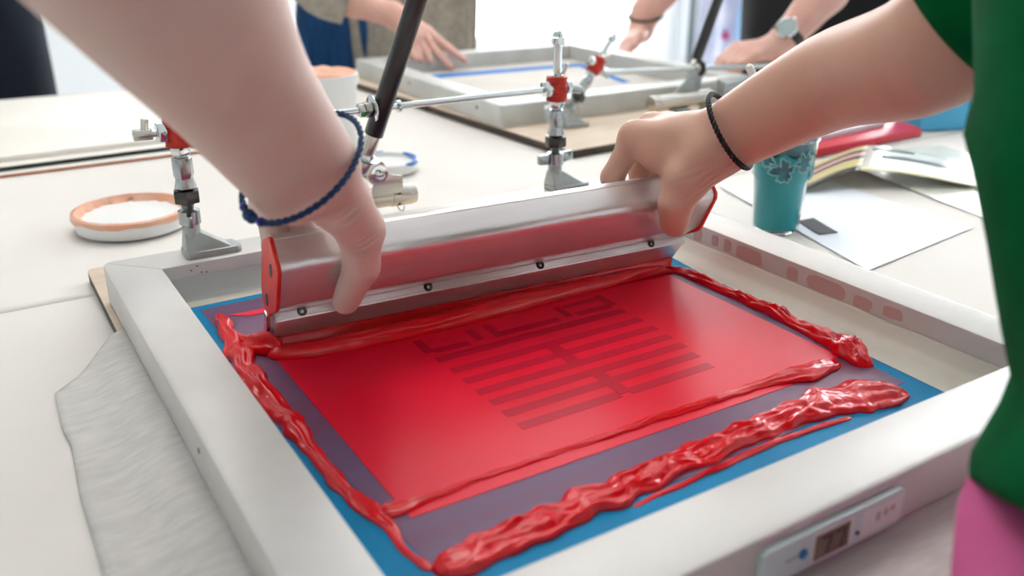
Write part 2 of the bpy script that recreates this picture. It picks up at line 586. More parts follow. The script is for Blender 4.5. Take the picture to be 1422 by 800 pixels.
fr = thing('screen_frame', (W / 2, -D / 2, 0), 'aluminium screen printing frame with blue emulsion and red ink under the squeegee', 'frame')
O1 = fr.location
frame_bars(fr, 0, -D, W, 0, B, BN, 0.0, H, 'frame_aluminium', off=O1)
mesh_o = MB().box((W / 2, -D / 2, 0.0010), (W - 0.0004, D - 0.0004, 0.0012)).build('mesh', 'emulsion', fr, off=O1)
mesh_o['label'] = 'mesh coated in bright blue emulsion'
# pale glue margins, wide on the right, narrow at the far side
g = MB().prism([(0.4095, -0.4570), (0.4496, -0.4570), (0.4496, -0.0003), (0.4400, -0.0003), (0.4330, -0.08), (0.4190, -0.20), (0.4140, -0.30)], 0.0016, 0.0019)
g.build('glue_margin', 'glue_margin', mesh_o, off=O1)
MB().box((W / 2, -0.0105, 0.00175), (W - 0.002, 0.0200, 0.0003)).build('glue_margin', 'glue_margin', mesh_o, off=O1)
# cove of sealing tape at the foot of the right and far inner faces
cv = MB()
rings = []
for y in np.linspace(-0.4565, -0.0005, 24):
    wv = 0.0010 * noise.noise((3, y * 30, 0))
    rings.append([(0.4497, y, 0.0150 + wv), (0.4470, y, 0.0145 + wv), (0.4435, y, 0.0070), (0.4385, y, 0.0028), (0.4330 + wv, y, 0.0019), (0.4497, y, 0.0019)])
cv.hull_loft(rings).build('sealing_tape', 'glue_margin', fr, off=O1)
cv = MB()
rings = []
for x in np.linspace(0.0005, 0.432, 24):
    wv = 0.0014 * noise.noise((x * 22, 5, 0))
    rings.append([(x, -0.0003, 0.0205 + wv), (x, -0.0008, 0.0205 + wv), (x, -0.0014, 0.006), (x, -0.004, 0.0025), (x, -0.008, 0.0019), (x, -0.0003, 0.0019)][::-1])
cv.hull_loft(rings).build('sealing_tape', 'milky_tape', fr, off=O1)
# smears of old ink on the right inner face, specks
for (y0, y1, z0, z1) in ((-0.125, -0.100, 0.019, 0.028), (-0.147, -0.136, 0.016, 0.029), (-0.168, -0.160, 0.018, 0.028), (-0.185, -0.176, 0.017, 0.029), (-0.222, -0.192, 0.0155, 0.029), (-0.262, -0.250, 0.016, 0.027), (-0.310, -0.272, 0.0155, 0.0285), (-0.335, -0.318, 0.016, 0.026), (-0.362, -0.345, 0.018, 0.027)):
    poly = []
    cy, cz, ry, rz = (y0 + y1) / 2, (z0 + z1) / 2, (y1 - y0) / 2, (z1 - z0) / 2
    for i in range(16):
        a = 2 * math.pi * i / 16
        k = 1 + 0.15 * noise.noise((cy * 50, math.cos(a) * 2, math.sin(a) * 2))
        c, s = math.cos(a), math.sin(a)
        poly.append((cy + ry * k * math.copysign(abs(c) ** 0.5, c), cz + rz * k * math.copysign(abs(s) ** 0.5, s)))
    mb = MB()
    mb.add([(W - 0.0001, y, z) for y, z in poly] + [(W - 0.0004, y, z) for y, z in poly],
           [tuple(range(16, 32))] + [(i, (i + 1) % 16, (i + 1) % 16 + 16, i + 16) for i in range(16)])
    mb.build('ink_smear', 'wall_smear', fr, smooth=False, off=O1)
for (x, y, z) in ((0.022, -0.0004, 0.026), (0.030, -0.0004, 0.023), (0.034, -0.0004, 0.0225), (0.027, -0.0004, 0.029), (W - 0.0005, -0.118, 0.021), (W - 0.0005, -0.128, 0.0215)):
    MB().lathe([(0.0001, -0.0006), (0.0009, 0), (0.0001, 0.0006)], (x, y, z), 8).build('speck', 'dark_speck', fr, off=O1)
MB().cyl((-B + 0.0006, -0.268, 0.0195), (-B - 0.0004, -0.268, 0.0195), 0.0017, n=12).build('rivet_hole', 'dark_speck', fr, off=O1)

# tinted emulsion area on the mesh
stn = MB().prism([(0.019, -0.030), (0.10, -0.027), (0.24, -0.030), (0.415, -0.06), (0.412, -0.20), (0.404, -0.30), (0.399, -0.405), (0.20, -0.412), (0.036, -0.412), (0.030, -0.34), (0.024, -0.20)], 0.0017, 0.0020)
o = stn.build('stained_area', 'stained_emulsion', mesh_o, off=O1)
o['label'] = 'purple grey emulsion stained by red ink'
for poly in ([(0.035, -0.052), (0.10, -0.055), (0.10, -0.062), (0.05, -0.062)], [(0.030, -0.095), (0.075, -0.103), (0.075, -0.118), (0.034, -0.112)]):
    MB().prism(poly, 0.0021, 0.0024).build('ink_streak', 'ink_film', mesh_o, off=O1)

# ------------------------------------------------------------------ printed ink film and motif
fx = thing('ink_film', (0.218, -0.25, 0.002), 'flat red ink rectangle on the mesh with darker red strokes', 'ink')
OF = fx.location
MB().prism([(0.0425, -0.122), (0.3935, -0.150), (0.3930, -0.356), (0.0430, -0.350)], 0.0020, 0.0024).build('film_sheet', 'ink_film', fx, off=OF)
MB().prism([(0.0436, -0.350), (0.340, -0.353), (0.330, -0.3672), (0.0440, -0.3640)], 0.0020, 0.0023).build('film_sheet', 'ink_film', fx, off=OF)


def stroke(pts, w, zt=0.00255):
    pts = [Vector((x, y, 0)) for x, y in pts]
    for a, b in zip(pts[:-1], pts[1:]):
        d = (b - a).normalized(); nn = Vector((-d.y, d.x, 0)) * w / 2
        if abs(d.y) > abs(d.x):
            a = a - d * w * 0.48; b = b + d * w * 0.48
        MB().prism([(q.x, q.y) for q in (a - nn, b - nn, b + nn, a + nn)], 0.0024, zt).build('motif_stroke', 'ink_motif', fx, smooth=False, off=OF)


for y, xs in ((-0.2085, ((0.140, 0.310),)), (-0.2290, ((0.141, 0.311),)), (-0.2470, ((0.141, 0.311),)), (-0.2650, ((0.141, 0.310),)),
              (-0.2815, ((0.142, 0.309),)), (-0.2985, ((0.142, 0.306),)), (-0.3165, ((0.142, 0.221), (0.229, 0.303)))):
    for a, b in xs:
        stroke([(a, y), (b, y)], 0.0085)
for x in (0.1415, 0.3095):
    stroke([(x, -0.176), (x, -0.192)], 0.007, 0.00262)
for a, b in ((0.145, 0.174), (0.196, 0.256), (0.273, 0.306)):
    stroke([(a, -0.1945), (b, -0.1955)], 0.0075)
for x in (0.184, 0.1995, 0.2665):
    stroke([(x, -0.178), (x, -0.192)], 0.0065, 0.00262)
stroke([(0.272, -0.178), (0.306, -0.178)], 0.006)
for x, ya, yb in ((0.2235, -0.2335, -0.2425), (0.2235, -0.2515, -0.2605), (0.2262, -0.286, -0.294), (0.2262, -0.303, -0.312)):
    stroke([(x, ya), (x, yb)], 0.010, 0.00262)


# ------------------------------------------------------------------ ridges of thick ink
def ink_ridge(path, widths, heights, label, seed, n=22, z0=0.0016, lump=0.3, per=16, freq=1.0, power=0.75, swing=1.0):
    """a paste of ink pushed along 'path': long folds that run with the path plus slow swelling"""
    pts = catmull([(x, y, 0) for x, y in path], per)
    m = len(pts)
    def interp(arr, t):
        f = t * (len(arr) - 1); i = min(int(f), len(arr) - 2); return arr[i] + (arr[i + 1] - arr[i]) * (f - i)
    rings = []
    dist = 0.0
    for i, p in enumerate(pts):
        if i: dist += (p - pts[i - 1]).length
        t = (pts[min(i + 1, m - 1)] - pts[max(i - 1, 0)]).normalized()
        s = Vector((-t.y, t.x, 0))
        u = i / (m - 1)
        end = min(1.0, math.sqrt(max(0.0, min(u, 1 - u) * 22)) + 0.04)
        swell = 1 + 0.30 * swing * noise.noise((dist * 42 * freq + seed, 3.1, 0))
        w = interp(widths, u) * end * swell; hgt = interp(heights, u) * end * (0.9 + 0.45 * swing * noise.noise((dist * 34 * freq, seed, 1.7)))
        sway = w * 0.35 * swing * noise.noise((dist * 60 * freq + seed, 1, 2))
        ring = []
        for k in range(n):
            c = math.cos(math.pi * k / (n - 1)); sn = math.sin(math.pi * k / (n - 1))
            across = c * 2.2
            fold = noise.noise((dist * 36 * freq + seed, across, 5.0)) + 0.55 * noise.noise((dist * 90 * freq + seed, across * 2.2, 9.0)) + 0.25 * noise.noise((dist * 220 * freq + seed, across * 3, 2.0))
            edge = 1 + 0.22 * swing * noise.noise((dist * 70 * freq + seed, 8.0 if c > 0 else -8.0, 0))
            q = p + s * (c * w * edge + sway)
            ring.append((q.x, q.y, z0 + max(0.0, sn ** power * hgt * (1 + lump * fold * 1.6))))
        ring.append(tuple(Vector(((ring[0][0] + ring[-1][0]) / 2, (ring[0][1] + ring[-1][1]) / 2, z0))))
        rings.append(ring)
    mb = MB().hull_loft(rings)
    o = mb.build('ink_ridge', 'ink_red', None, angle=180)
    return tag(o, label, 'ink')


ink_ridge([(0.0278, -0.0500), (0.0250, -0.0900), (0.0205, -0.1351), (0.0189, -0.1709), (0.0200, -0.2030), (0.0215, -0.2400), (0.0223, -0.2706), (0.0229, -0.3145), (0.0266, -0.3366), (0.0305, -0.3560), (0.0301, -0.3748), (0.0308, -0.3918), (0.0344, -0.4066)],
          [0.0070, 0.0060, 0.0085, 0.0095, 0.0080, 0.0085, 0.0065, 0.0050, 0.0045, 0.0060, 0.0045, 0.0024, 0.0026, 0.0035],
          [0.0100, 0.0070, 0.0080, 0.0085, 0.0070, 0.0065, 0.0050, 0.0034, 0.0028, 0.0032, 0.0024, 0.0014, 0.0014, 0.0020],
          'lumpy red ink ridge along the left bar from the squeegee end to the near corner', 1.3)
ink_ridge([(0.4016, -0.1500), (0.4078, -0.1811), (0.4085, -0.2178), (0.4098, -0.2486), (0.4085, -0.2816), (0.4070, -0.3124), (0.4045, -0.3358), (0.4025, -0.3560), (0.3970, -0.3780)],
          [0.0035, 0.0050, 0.0055, 0.0060, 0.0065, 0.0065, 0.0080, 0.0110, 0.0080],
          [0.0040, 0.0050, 0.0060, 0.0065, 0.0070, 0.0070, 0.0085, 0.0100, 0.0050],
          'lumpy red ink ridge along the pale margin beside the right bar', 5.1, lump=0.4)
ink_ridge([(0.0300, -0.3510), (0.0443, -0.3535), (0.0572, -0.3538), (0.0849, -0.3526), (0.1088, -0.3522), (0.1487, -0.3528), (0.1858, -0.3537), (0.2259, -0.3540), (0.2744, -0.3554), (0.3138, -0.3562), (0.3446, -0.3603), (0.3843, -0.3615)],
          [0.0055, 0.0060, 0.0040, 0.0025, 0.0022, 0.0024, 0.0030, 0.0036, 0.0040, 0.0050, 0.0095, 0.0090],
          [0.0040, 0.0040, 0.0030, 0.0018, 0.0015, 0.0016, 0.0022, 0.0025, 0.0028, 0.0035, 0.0045, 0.0045],
          'thin red ink line along the near edge of the printed rectangle', 9.2, z0=0.0022)
ink_ridge([(0.0344, -0.4066), (0.0502, -0.4090), (0.0763, -0.4063), (0.1138, -0.4039), (0.1487, -0.4025), (0.1874, -0.3998), (0.2349, -0.3974), (0.2729, -0.3962), (0.3060, -0.3956), (0.3325, -0.3975), (0.3600, -0.4030), (0.3880, -0.4160)],
          [0.0060, 0.0110, 0.0120, 0.0115, 0.0115, 0.0110, 0.0105, 0.0110, 0.0120, 0.0170, 0.0190, 0.0100],
          [0.0040, 0.0062, 0.0062, 0.0060, 0.0056, 0.0052, 0.0050, 0.0050, 0.0052, 0.0064, 0.0066, 0.0040],
          'widest red ink ridge with glossy folds beside the near bar', 14.7, n=30, per=26, lump=0.42, power=0.6)
ink_ridge([(0.150, -0.4170), (0.210, -0.4150), (0.270, -0.4125), (0.330, -0.4170)], [0.0015, 0.0022, 0.0024, 0.002], [0.001, 0.0018, 0.0022, 0.0012],
          'narrow red ink streak between the widest ridge and the near bar', 3.3, per=24)

# ================================================================== SQUEEGEE
LT = Vector((0.044, -0.1208, 0.002))
E1 = Vector((0.9983, -0.0586, 0.0)); E2 = Vector((0.0586, 0.9983, 0.0)); EZ = Vector((0, 0, 1))
_a = math.radians(25)
UP = EZ * math.cos(_a) - E2 * math.sin(_a)
NF = -E2 * math.cos(_a) - EZ * math.sin(_a)
LEN = 0.3685


def sqp(l, s, t):
    return LT + E1 * l + UP * (s * 0.8) + NF * (t * 0.8)


sq = thing('squeegee', tuple(LT + E1 * LEN / 2), 'wide aluminium squeegee with red end plates gripped by both hands', 'squeegee')
OS = sq.location


def sq_extrude(name, prof, l0, l1, material, bevel=0.0006, parent=sq, smooth=True, angle=30):
    mb = MB()
    mb.hull_loft([[sqp(l, s, t) for s, t in prof] for l in (l0, l1)])
    return mb.build(name, material, parent, bevel, off=OS, angle=angle)


def rounded(cx, cy, r, a0, a1, n=6):
    return [(cx + r * math.sin(math.radians(a0 + (a1 - a0) * i / n)), cy + r * math.cos(math.radians(a0 + (a1 - a0) * i / n))) for i in range(n + 1)]


prof = [(0.1295, -0.0105), (0.1325, -0.006), (0.1338, 0.0), (0.1330, 0.0006), (0.1338, 0.0012)]
# rounded front shoulder (centre s=0.1175, t=0.0165, r=0.0095)
prof += [(0.1175 + 0.0100 * math.cos(math.radians(a)), 0.0165 + 0.0100 * math.sin(math.radians(a))) for a in (12, 27, 42, 57, 72, 90)]
prof += [(0.0790, 0.0245), (0.0760, 0.0232), (0.0545, 0.0105), (0.0530, 0.0060), (0.0530, -0.0110), (0.0600, -0.0165), (0.1080, -0.0190), (0.1150, -0.0185)]
hb = sq_extrude('handle', prof, 0.0022, LEN - 0.0022, 'squeegee_aluminium', 0.0004)
# blade holder with ledge
holder = [(0.0535, -0.0060), (0.0535, 0.0075), (0.0495, 0.0145), (0.0475, 0.0150), (0.0190, 0.0092), (0.0180, 0.0080), (0.0180, -0.0060)]
sq_extrude('blade_holder', holder, 0.0030, LEN - 0.0030, 'squeegee_aluminium', 0.0004)
lip = [(0.0492, 0.0150), (0.0480, 0.0162), (0.0462, 0.0160), (0.0462, 0.0146)]
sq_extrude('ledge_lip', lip, 0.0030, LEN - 0.0030, 'squeegee_aluminium', 0.0002)
sq_extrude('blade', [(0.0195, -0.0048), (0.0195, 0.0062), (0.0060, 0.0056), (0.0, 0.0026), (0.0, -0.0040)], 0.0015, LEN - 0.0015, 'blade_rubber', 0.0004)
for l in (0.022, 0.120, 0.219, 0.330):
    p0 = sqp(l, 0.0500, 0.0105)
    ax = (UP * 0.75 + NF * 0.66).normalized()
    sc = MB().lathe([(0.0014, -0.002), (0.0034, -0.0012), (0.0036, 0.0016), (0.0028, 0.0026), (0.0014, 0.0026), (0.0012, 0.0006), (0.0001, 0.0006)], tuple(p0), 18, axis=tuple(ax))
    sc.build('screw', 'dark_steel', sq, off=OS)
plate = [(0.1345, -0.0030), (0.1360, 0.0020), (0.1330, 0.0075), (0.1255, 0.0245), (0.1200, 0.0275), (0.0760, 0.0262), (0.0700, 0.0235), (0.0500, 0.0070), (0.0430, 0.0030), (0.0410, -0.0040), (0.0470, -0.0150), (0.0600, -0.0195), (0.1080, -0.0205), (0.1180, -0.0180)]
for l0, l1 in ((-0.0006, 0.0022), (LEN - 0.0022, LEN + 0.0006)):
    o = sq_extrude('end_plate', plate, l0, l1, 'red_plate', 0.0004)
    o['label'] = 'red painted end plate'
    if l0 < 0:
        for s, t in ((0.1060, 0.0080), (0.0620, 0.0000)):
            c = sqp(-0.0008, s, t)
            hole = MB().hull_loft([[sqp(ll, s + 0.0072 * math.cos(a), t + 0.0042 * math.sin(a)) for a in np.linspace(0, 2 * math.pi, 16, endpoint=False)] for ll in (-0.0009, 0.0005)])
            hole.build('slot', 'dark_speck', o, off=OS)
edge = [(0.0440, 0.0035), (0.0440, -0.0045), (0.0060, -0.0042), (0.0050, 0.0030), (0.0200, 0.0050)]
sq_extrude('end_strip', edge, -0.0016, 0.0014, 'nickel', 0.0004)

# rolling bead of ink pushed by the blade and the coat of ink on the blade
bp = [(0.0400, -0.1360), (0.0610, -0.1480), (0.0908, -0.1535), (0.1234, -0.1560), (0.1709, -0.1575), (0.2245, -0.1570), (0.2697, -0.1555), (0.3236, -0.1555), (0.3663, -0.1540), (0.4060, -0.1500)]
ink_ridge(bp, [0.0090, 0.0085, 0.0088, 0.0092, 0.0098, 0.0100, 0.0095, 0.0085, 0.0065, 0.0040], [0.0090, 0.0105, 0.0110, 0.0120, 0.0125, 0.0125, 0.0120, 0.0105, 0.0085, 0.0050],
          'rolling red ink bead lying along the squeegee blade', 21.0, n=26, per=26, lump=0.05, swing=0.22)
mb = MB()
rings = []
for l in np.linspace(0.0015, LEN - 0.003, 60):
    wv = 0.0012 * noise.noise((l * 60, 2, 1))
    a = [sqp(l, 0.0182 + wv, 0.0070), sqp(l, 0.0170 + wv, 0.0100), sqp(l, 0.0080, 0.0120)]
    b0 = LT + E1 * l
    a += [Vector((b0.x, b0.y - 0.026, 0.0032)), Vector((b0.x, b0.y - 0.006, 0.0026)), sqp(l, 0.0080, 0.0058)]
    rings.append([tuple(p) for p in a])
mb.hull_loft(rings)
tag(mb.build('ink_ridge', 'ink_red', None, angle=180), 'smooth red ink coat smeared on the lower face of the squeegee blade', 'ink')
mb = MB()
ink_ridge([(0.0300, -0.1120), (0.0340, -0.1220), (0.0420, -0.1330), (0.0500, -0.1420)], [0.004, 0.007, 0.008, 0.005], [0.005, 0.013, 0.014, 0.008], 'blob of red ink hanging at the left tip of the blade', 31.0, per=10)
ink_ridge([(0.0250, -0.0920), (0.0310, -0.1080), (0.0370, -0.1220)], [0.003, 0.0035, 0.004], [0.005, 0.006, 0.007], 'short red ink branch joining the left ridge to the blade tip', 41.0, per=10)

# ------------------------------------------------------------------ gauge strip on the near face
gy = -D - BN
gp = thing('digital_gauge', (0.209, gy, 0.004), 'pale digital gauge strip with a small display on the near frame bar', 'gauge')
OG = gp.location
cas = []
x0, x1, z0, z1, rc = 0.1565, 0.2600, 0.0045, 0.0262, 0.004
for cx, cz, a0 in ((x1 - rc, z1 - rc, 0), (x0 + rc, z1 - rc, 90), (x0 + rc, z0 + rc, 180), (x1 - rc, z0 + rc, 270)):
    cas += [(cx + rc * math.cos(math.radians(a0 + k * 22.5)), cz + rc * math.sin(math.radians(a0 + k * 22.5))) for k in range(5)]
mb = MB().hull_loft([[(x, gy, z) for x, z in cas], [(x, gy - 0.0042, z) for x, z in cas]])
mb.build('casing', 'panel_plastic', gp, 0.0006, off=OG)
def face_box(name, xa, xb, za, zb, material, dy=0.0046, th=0.0008, bev=0.0002, parent=gp):
    return MB().box(((xa + xb) / 2, gy - dy + th / 2, (za + zb) / 2), (xb - xa, th, zb - za)).build(name, material, parent, bev, off=OG)
face_box('label_field', 0.2265, 0.2575, 0.0075, 0.0235, 'panel_label')
face_box('display_bezel', 0.1905, 0.2190, 0.0068, 0.0240, 'panel_label')
lcd = face_box('display', 0.1915, 0.2165, 0.0080, 0.0225, 'lcd', 0.0050)
seg = MB()
for xo in (0.1955, 0.2060):
    seg.box((xo + 0.0040, gy - 0.0052, 0.0200), (0.0072, 0.0005, 0.0014))
    seg.box((xo + 0.0064, gy - 0.0052, 0.0172), (0.0016, 0.0005, 0.0050), Matrix.Rotation(math.radians(8), 3, 'Y'))
    seg.box((xo + 0.0052, gy - 0.0052, 0.0124), (0.0016, 0.0005, 0.0056), Matrix.Rotation(math.radians(8), 3, 'Y'))
seg.build('digits', 'lcd_digit', lcd, smooth=False, off=OG)
btn = MB().lathe([(0.0028, 0.0), (0.0028, 0.0012), (0.0022, 0.0016)], (0.1835, gy - 0.0040, 0.0158), 20, axis=(0, -1, 0))
btn.build('button', 'panel_blue', gp, off=OG)
MB().box((0.1760, gy - 0.0045, 0.0158), (0.0090, 0.0006, 0.0008)).build('button_mark', 'grey_print', gp, off=OG)
MB().cyl((0.2235, gy - 0.0040, 0.0120), (0.2235, gy - 0.0050, 0.0120), 0.0012, n=12).build('sensor_hole', 'lcd_digit', gp, off=OG)
pr = MB()
for k in range(3):
    pr.box((0.2385 + k * 0.0055, gy - 0.0048, 0.0165 + 0.0006 * k), (0.0030, 0.0004, 0.0048 - 0.001 * k))
pr.build('faint_print', 'grey_print', gp, smooth=False, off=OG)

# ================================================================== HINGE CLAMPS
HEXN = 6


def make_clamp(loc, label, wing_angle, group=None):
    t = thing('hinge_clamp', loc, label, 'clamp', group)
    ft = MB()
    # flared foot: plate plus sloping web and two ribs
    foot_o = MB().prism([(-0.0095, -0.0125), (-0.0075, -0.0150), (0.0330, -0.0150), (0.0370, -0.0110), (0.0340, 0.0060), (0.0150, 0.0110), (-0.0060, 0.0100), (-0.0095, 0.0060)], 0, 0.0058).build('foot', 'cast_zinc', t, 0.0008)
    top = [(-0.0070, -0.0050, 0.0200), (0.0060, -0.0060, 0.0200), (0.0065, 0.0060, 0.0200), (-0.0065, 0.0060, 0.0200)]
    bot = [(-0.0090, -0.0130, 0.0050), (0.0300, -0.0135, 0.0050), (0.0290, 0.0055, 0.0050), (-0.0080, 0.0090, 0.0050)]
    MB().hull_loft([bot, top]).build('web', 'cast_zinc', foot_o, 0.0008)
    for ang in (-14, -62):
        r = Matrix.Rotation(math.radians(ang), 3, 'Z')
        poly = [(0.003, 0.0240), (0.003, 0.0050), (0.0270, 0.0050), (0.0200, 0.0082)] if ang > -40 else [(0.003, 0.0240), (0.003, 0.0050), (0.0155, 0.0050), (0.0125, 0.0080)]
        vs = [r @ Vector((x, -0.0011, z)) for x, z in poly] + [r @ Vector((x, 0.0011, z)) for x, z in poly]
        MB().add(vs, [(0, 1, 2, 3), (7, 6, 5, 4), (0, 4, 5, 1), (1, 5, 6, 2), (2, 6, 7, 3), (3, 7, 4, 0)]).build('rib', 'cast_zinc', foot_o, 0.0004)
    MB().cyl((0, 0, 0.004), (0, 0, 0.0275), 0.0078, 0.0070, 24).build('column', 'cast_zinc', t, 0.0006)
    wn = MB().lathe([(0.0078, 0.0270), (0.0088, 0.0275), (0.0088, 0.0385), (0.0078, 0.0390)], n=24).build('wing_nut', 'zinc', t)
    r = Matrix.Rotation(math.radians(wing_angle), 3, 'Z')
    for sgn in (-1, 1):
        pts = [(0.006, 0.0275), (0.0215, 0.0290), (0.0225, 0.0300), (0.0225, 0.0375), (0.0210, 0.0388), (0.006, 0.0385)]
        vs = [r @ Vector((sgn * x, -0.0022, z)) for x, z in pts] + [r @ Vector((sgn * x, 0.0022, z)) for x, z in pts]
        n = 6
        MB().add(vs, [tuple(range(n)), tuple(range(2 * n - 1, n - 1, -1))] + [(i, i + n, (i + 1) % n + n, (i + 1) % n) for i in range(n)]).build('wing', 'zinc', wn, 0.0007)
    th = MB()
    z = 0.0385
    rings = []
    while z < 0.0475:
        rings += [(0.0044, z), (0.0052, z + 0.0005)]
        z += 0.0010
    th.lathe(rings, n=20).build('threaded_stud', 'zinc', t)
    MB().cyl((0, 0, 0.0455), (0, 0, 0.0560), 0.0112, n=6, phase=0.3).build('lock_nut', 'dark_steel', t, 0.0010, 3)
    cp = MB().lathe([(0.0070, 0.0560), (0.0092, 0.0580), (0.0072, 0.0660), (0.0084, 0.0690), (0.0084, 0.0830), (0.0074, 0.0836)], n=6)
    cp.build('hex_coupling', 'zinc', t, 0.0007)
    MB().cyl((0, 0, 0.0830), (0, 0, 0.0930), 0.0052, n=20).build('upper_stud', 'zinc', t)
    MB().cyl((0, 0, 0.0860), (0, 0, 0.0925), 0.0082, n=6, phase=0.2).build('upper_nut', 'chrome', t, 0.0007)
    prof = []
    for k in range(26):
        zz = 0.0925 + 0.0245 * k / 25
        prof.append((0.0108 + 0.00035 * math.cos(k * 1.26) - (0.001 if k in (0, 25) else 0), zz))
    sl = MB().lathe(prof, n=28).build('sleeve', 'red_sleeve', t)
    sl['label'] = 'red plastic sleeve'
    MB().cyl((-0.0095, -0.001, 0.105), (-0.0165, -0.001, 0.105), 0.0088, n=6, phase=0.2).build('side_nut', 'chrome', t, 0.0008)
    MB().cyl((0.0095, -0.001, 0.105), (0.0160, -0.001, 0.105), 0.0075, n=6).build('side_nut', 'chrome', t, 0.0008)
    MB().cyl((0.0100, -0.002, 0.105), (0.0255, -0.006, 0.1015), 0.0040, n=16).build('side_bolt', 'zinc', t, 0.0005)
    MB().lathe([(0.0074, 0.1165), (0.0074, 0.1185), (0.0060, 0.1190)], n=24).build('washer', 'zinc', t)
    MB().cyl((0, 0, 0.117), (0, 0, 0.1550), 0.0040, n=20).build('bolt_shaft', 'chrome', t)
    cap = MB().lathe([(0.0072, 0.1480), (0.0076, 0.1485), (0.0076, 0.1545), (0.0066, 0.1552)], n=6).build('cap_nut', 'chrome', t, 0.0005)
    MB().lathe([(0.0058, 0.1545), (0.0056, 0.1577), (0.0044, 0.1604), (0.0022, 0.1617), (0.0004, 0.1620)], n=24).build('dome', 'chrome', cap)
    MB().cyl((0.0020, -0.006, 0.118), (0.0060, -0.009, 0.1300), 0.0020, n=12).build('thumb_screw', 'nickel', t)
    MB().cyl((0.0015, -0.0055, 0.118), (-0.004, -0.0095, 0.1200), 0.0026, n=12).build('thumb_screw', 'nickel', t)
    return t


clR = make_clamp((0.402, 0.026, H), 'upright hinge clamp with red sleeve behind the right end of the squeegee', 5)
clL = make_clamp((0.031, 0.022, H), 'upright hinge clamp with red sleeve on the frame corner beside the orange lid', 78)
AL = Vector((0.031, 0.021, H + 0.105)); AR = Vector((0.402, 0.025, H + 0.105))
dr = (AR - AL).normalized()
rod = thing('cross_rod', tuple(AL), 'slim shiny steel rod joining the two upright red sleeved clamps', 'rod')
MB().cyl(AL - dr * 0.034, AR + dr * 0.012, 0.0030, n=16).build('shaft', 'chrome', rod, off=AL)
MB().cyl(AL - dr * 0.034, AL - dr * 0.020, 0.0048, n=6).build('end_nut', 'nickel', rod, 0.0004, off=AL)
MB().cyl(AL - dr * 0.026 + Vector((0, 0, -0.002)), AL - dr * 0.026 + Vector((0.002, 0, 0.012)), 0.0030, n=10).build('end_wing', 'nickel', rod, 0.0004, off=AL)
CS = AL + dr * ((0.2155 - AL.x) / dr.x)
for a, b, r, n, m in ((-0.0290, -0.0240, 0.0066, 6, 'nickel'), (-0.0235, -0.0180, 0.0074, 6, 'nickel'), (-0.0165, -0.0150, 0.0125, 28, 'chrome'), (-0.0148, -0.0110, 0.0105, 28, 'black_rubber'), (0.0085, 0.0120, 0.0056, 20, 'chrome')):
    MB().cyl(CS + dr * a, CS + dr * b, r, n=n).build('washer' if n == 28 else 'nut', m, rod, 0.0005, off=AL)
MB().box(CS + dr * -0.0265 + Vector((0, -0.0056, -0.002)), (0.004, 0.0012, 0.004)).build('paint_mark', 'green_paint', rod, off=AL)

# gas strut
s0 = Vector((0.1975, 0.0280, 0.1020)); s1 = Vector((0.2480, -0.0120, 0.2720))
ds = (s1 - s0).normalized()
gs = thing('gas_strut', tuple(s0), 'black gas strut rising beside the left hand from the silver bracket', 'strut')
MB().cyl(s0 + ds * 0.012, s1 + ds * 0.14, 0.0088, n=28).build('strut_tube', 'black_strut', gs, 0.0008, off=s0)
MB().cyl(s1 + ds * 0.14, s1 + ds * 0.30, 0.0040, n=16).build('piston_rod', 'chrome', gs, off=s0)
MB().cyl(s0 - ds * 0.010, s0 + ds * 0.013, 0.0066, n=24).build('end_fitting', 'nickel', gs, 0.0006, off=s0)
MB().lathe([(0.0060, 0), (0.0125, 0.0006), (0.0128, 0.0022), (0.0075, 0.0030), (0.0070, 0.0060)], tuple(s0 - ds * 0.0130), 30, axis=tuple(ds)).build('flange', 'chrome', gs, off=s0)
MB().cyl(s0 - ds * 0.026, s0 - ds * 0.012, 0.0078, n=24).build('ball_socket', 'nickel', gs, 0.0015, off=s0)

# bracket, pivot tube
hk = thing('hinge_bracket', (0.165, 0.074, Z_T + 0.0102), 'silver hinge bracket with a hollow pivot tube behind the left hand', 'bracket')
OB = hk.location
pj = Vector((0.2190, 0.0590, 0.0660))
bp_poly = []
for a in range(60, 241, 15):
    bp_poly.append((pj.x + 0.0120 * math.cos(math.radians(a)), pj.z + 0.0120 * math.sin(math.radians(a))))
bp_poly += [(0.2080, 0.0440), (0.2440, 0.0440), (0.2440, 0.0610), (0.2300, 0.0640)]
mb = MB().hull_loft([[(x, 0.0600, z) for x, z in bp_poly], [(x, 0.0622, z) for x, z in bp_poly]])
mb.build('plate', 'nickel', hk, 0.0006, off=OB)
MB().lathe([(0.0085, 0), (0.0088, 0.0014), (0.0050, 0.0016), (0.0046, 0.0050), (0.0030, 0.0058)], (pj.x, 0.0600, pj.z), 28, axis=(0, -1, 0)).build('pivot_bolt', 'chrome', hk, off=OB)
tl = Vector((0.1500, 0.0700, 0.0402)); tr = Vector((0.2600, 0.0700, 0.0385))
dt = (tr - tl).normalized()
tube = MB()
rr = []
q = dt.to_track_quat('Z', 'Y')
for r, l in ((0.0100, 0.0), (0.0100, 0.110), (0.0086, 0.110), (0.0086, 0.012)):
    rr.append([tl + dt * l + q @ Vector((r * math.cos(2 * math.pi * i / 32), r * math.sin(2 * math.pi * i / 32), 0)) for i in range(32)])
tube.hull_loft(rr).build('pivot_tube', 'nickel', hk, off=OB)
collar = MB().cyl(tl + dt * 0.084, tl + dt * 0.107, 0.0108, n=32)
co = collar.build('collar', 'nickel', hk, 0.0005, off=OB)
for l, dz in ((0.090, 0.0035), (0.090, -0.0065)):
    c = tl + dt * l
    MB().cyl(c + Vector((0, -0.0080, dz)), c + Vector((0, -0.0112 + abs(dz) * 0.28, dz)), 0.0015, n=12).build('hole', 'lcd_digit', co, off=OB)
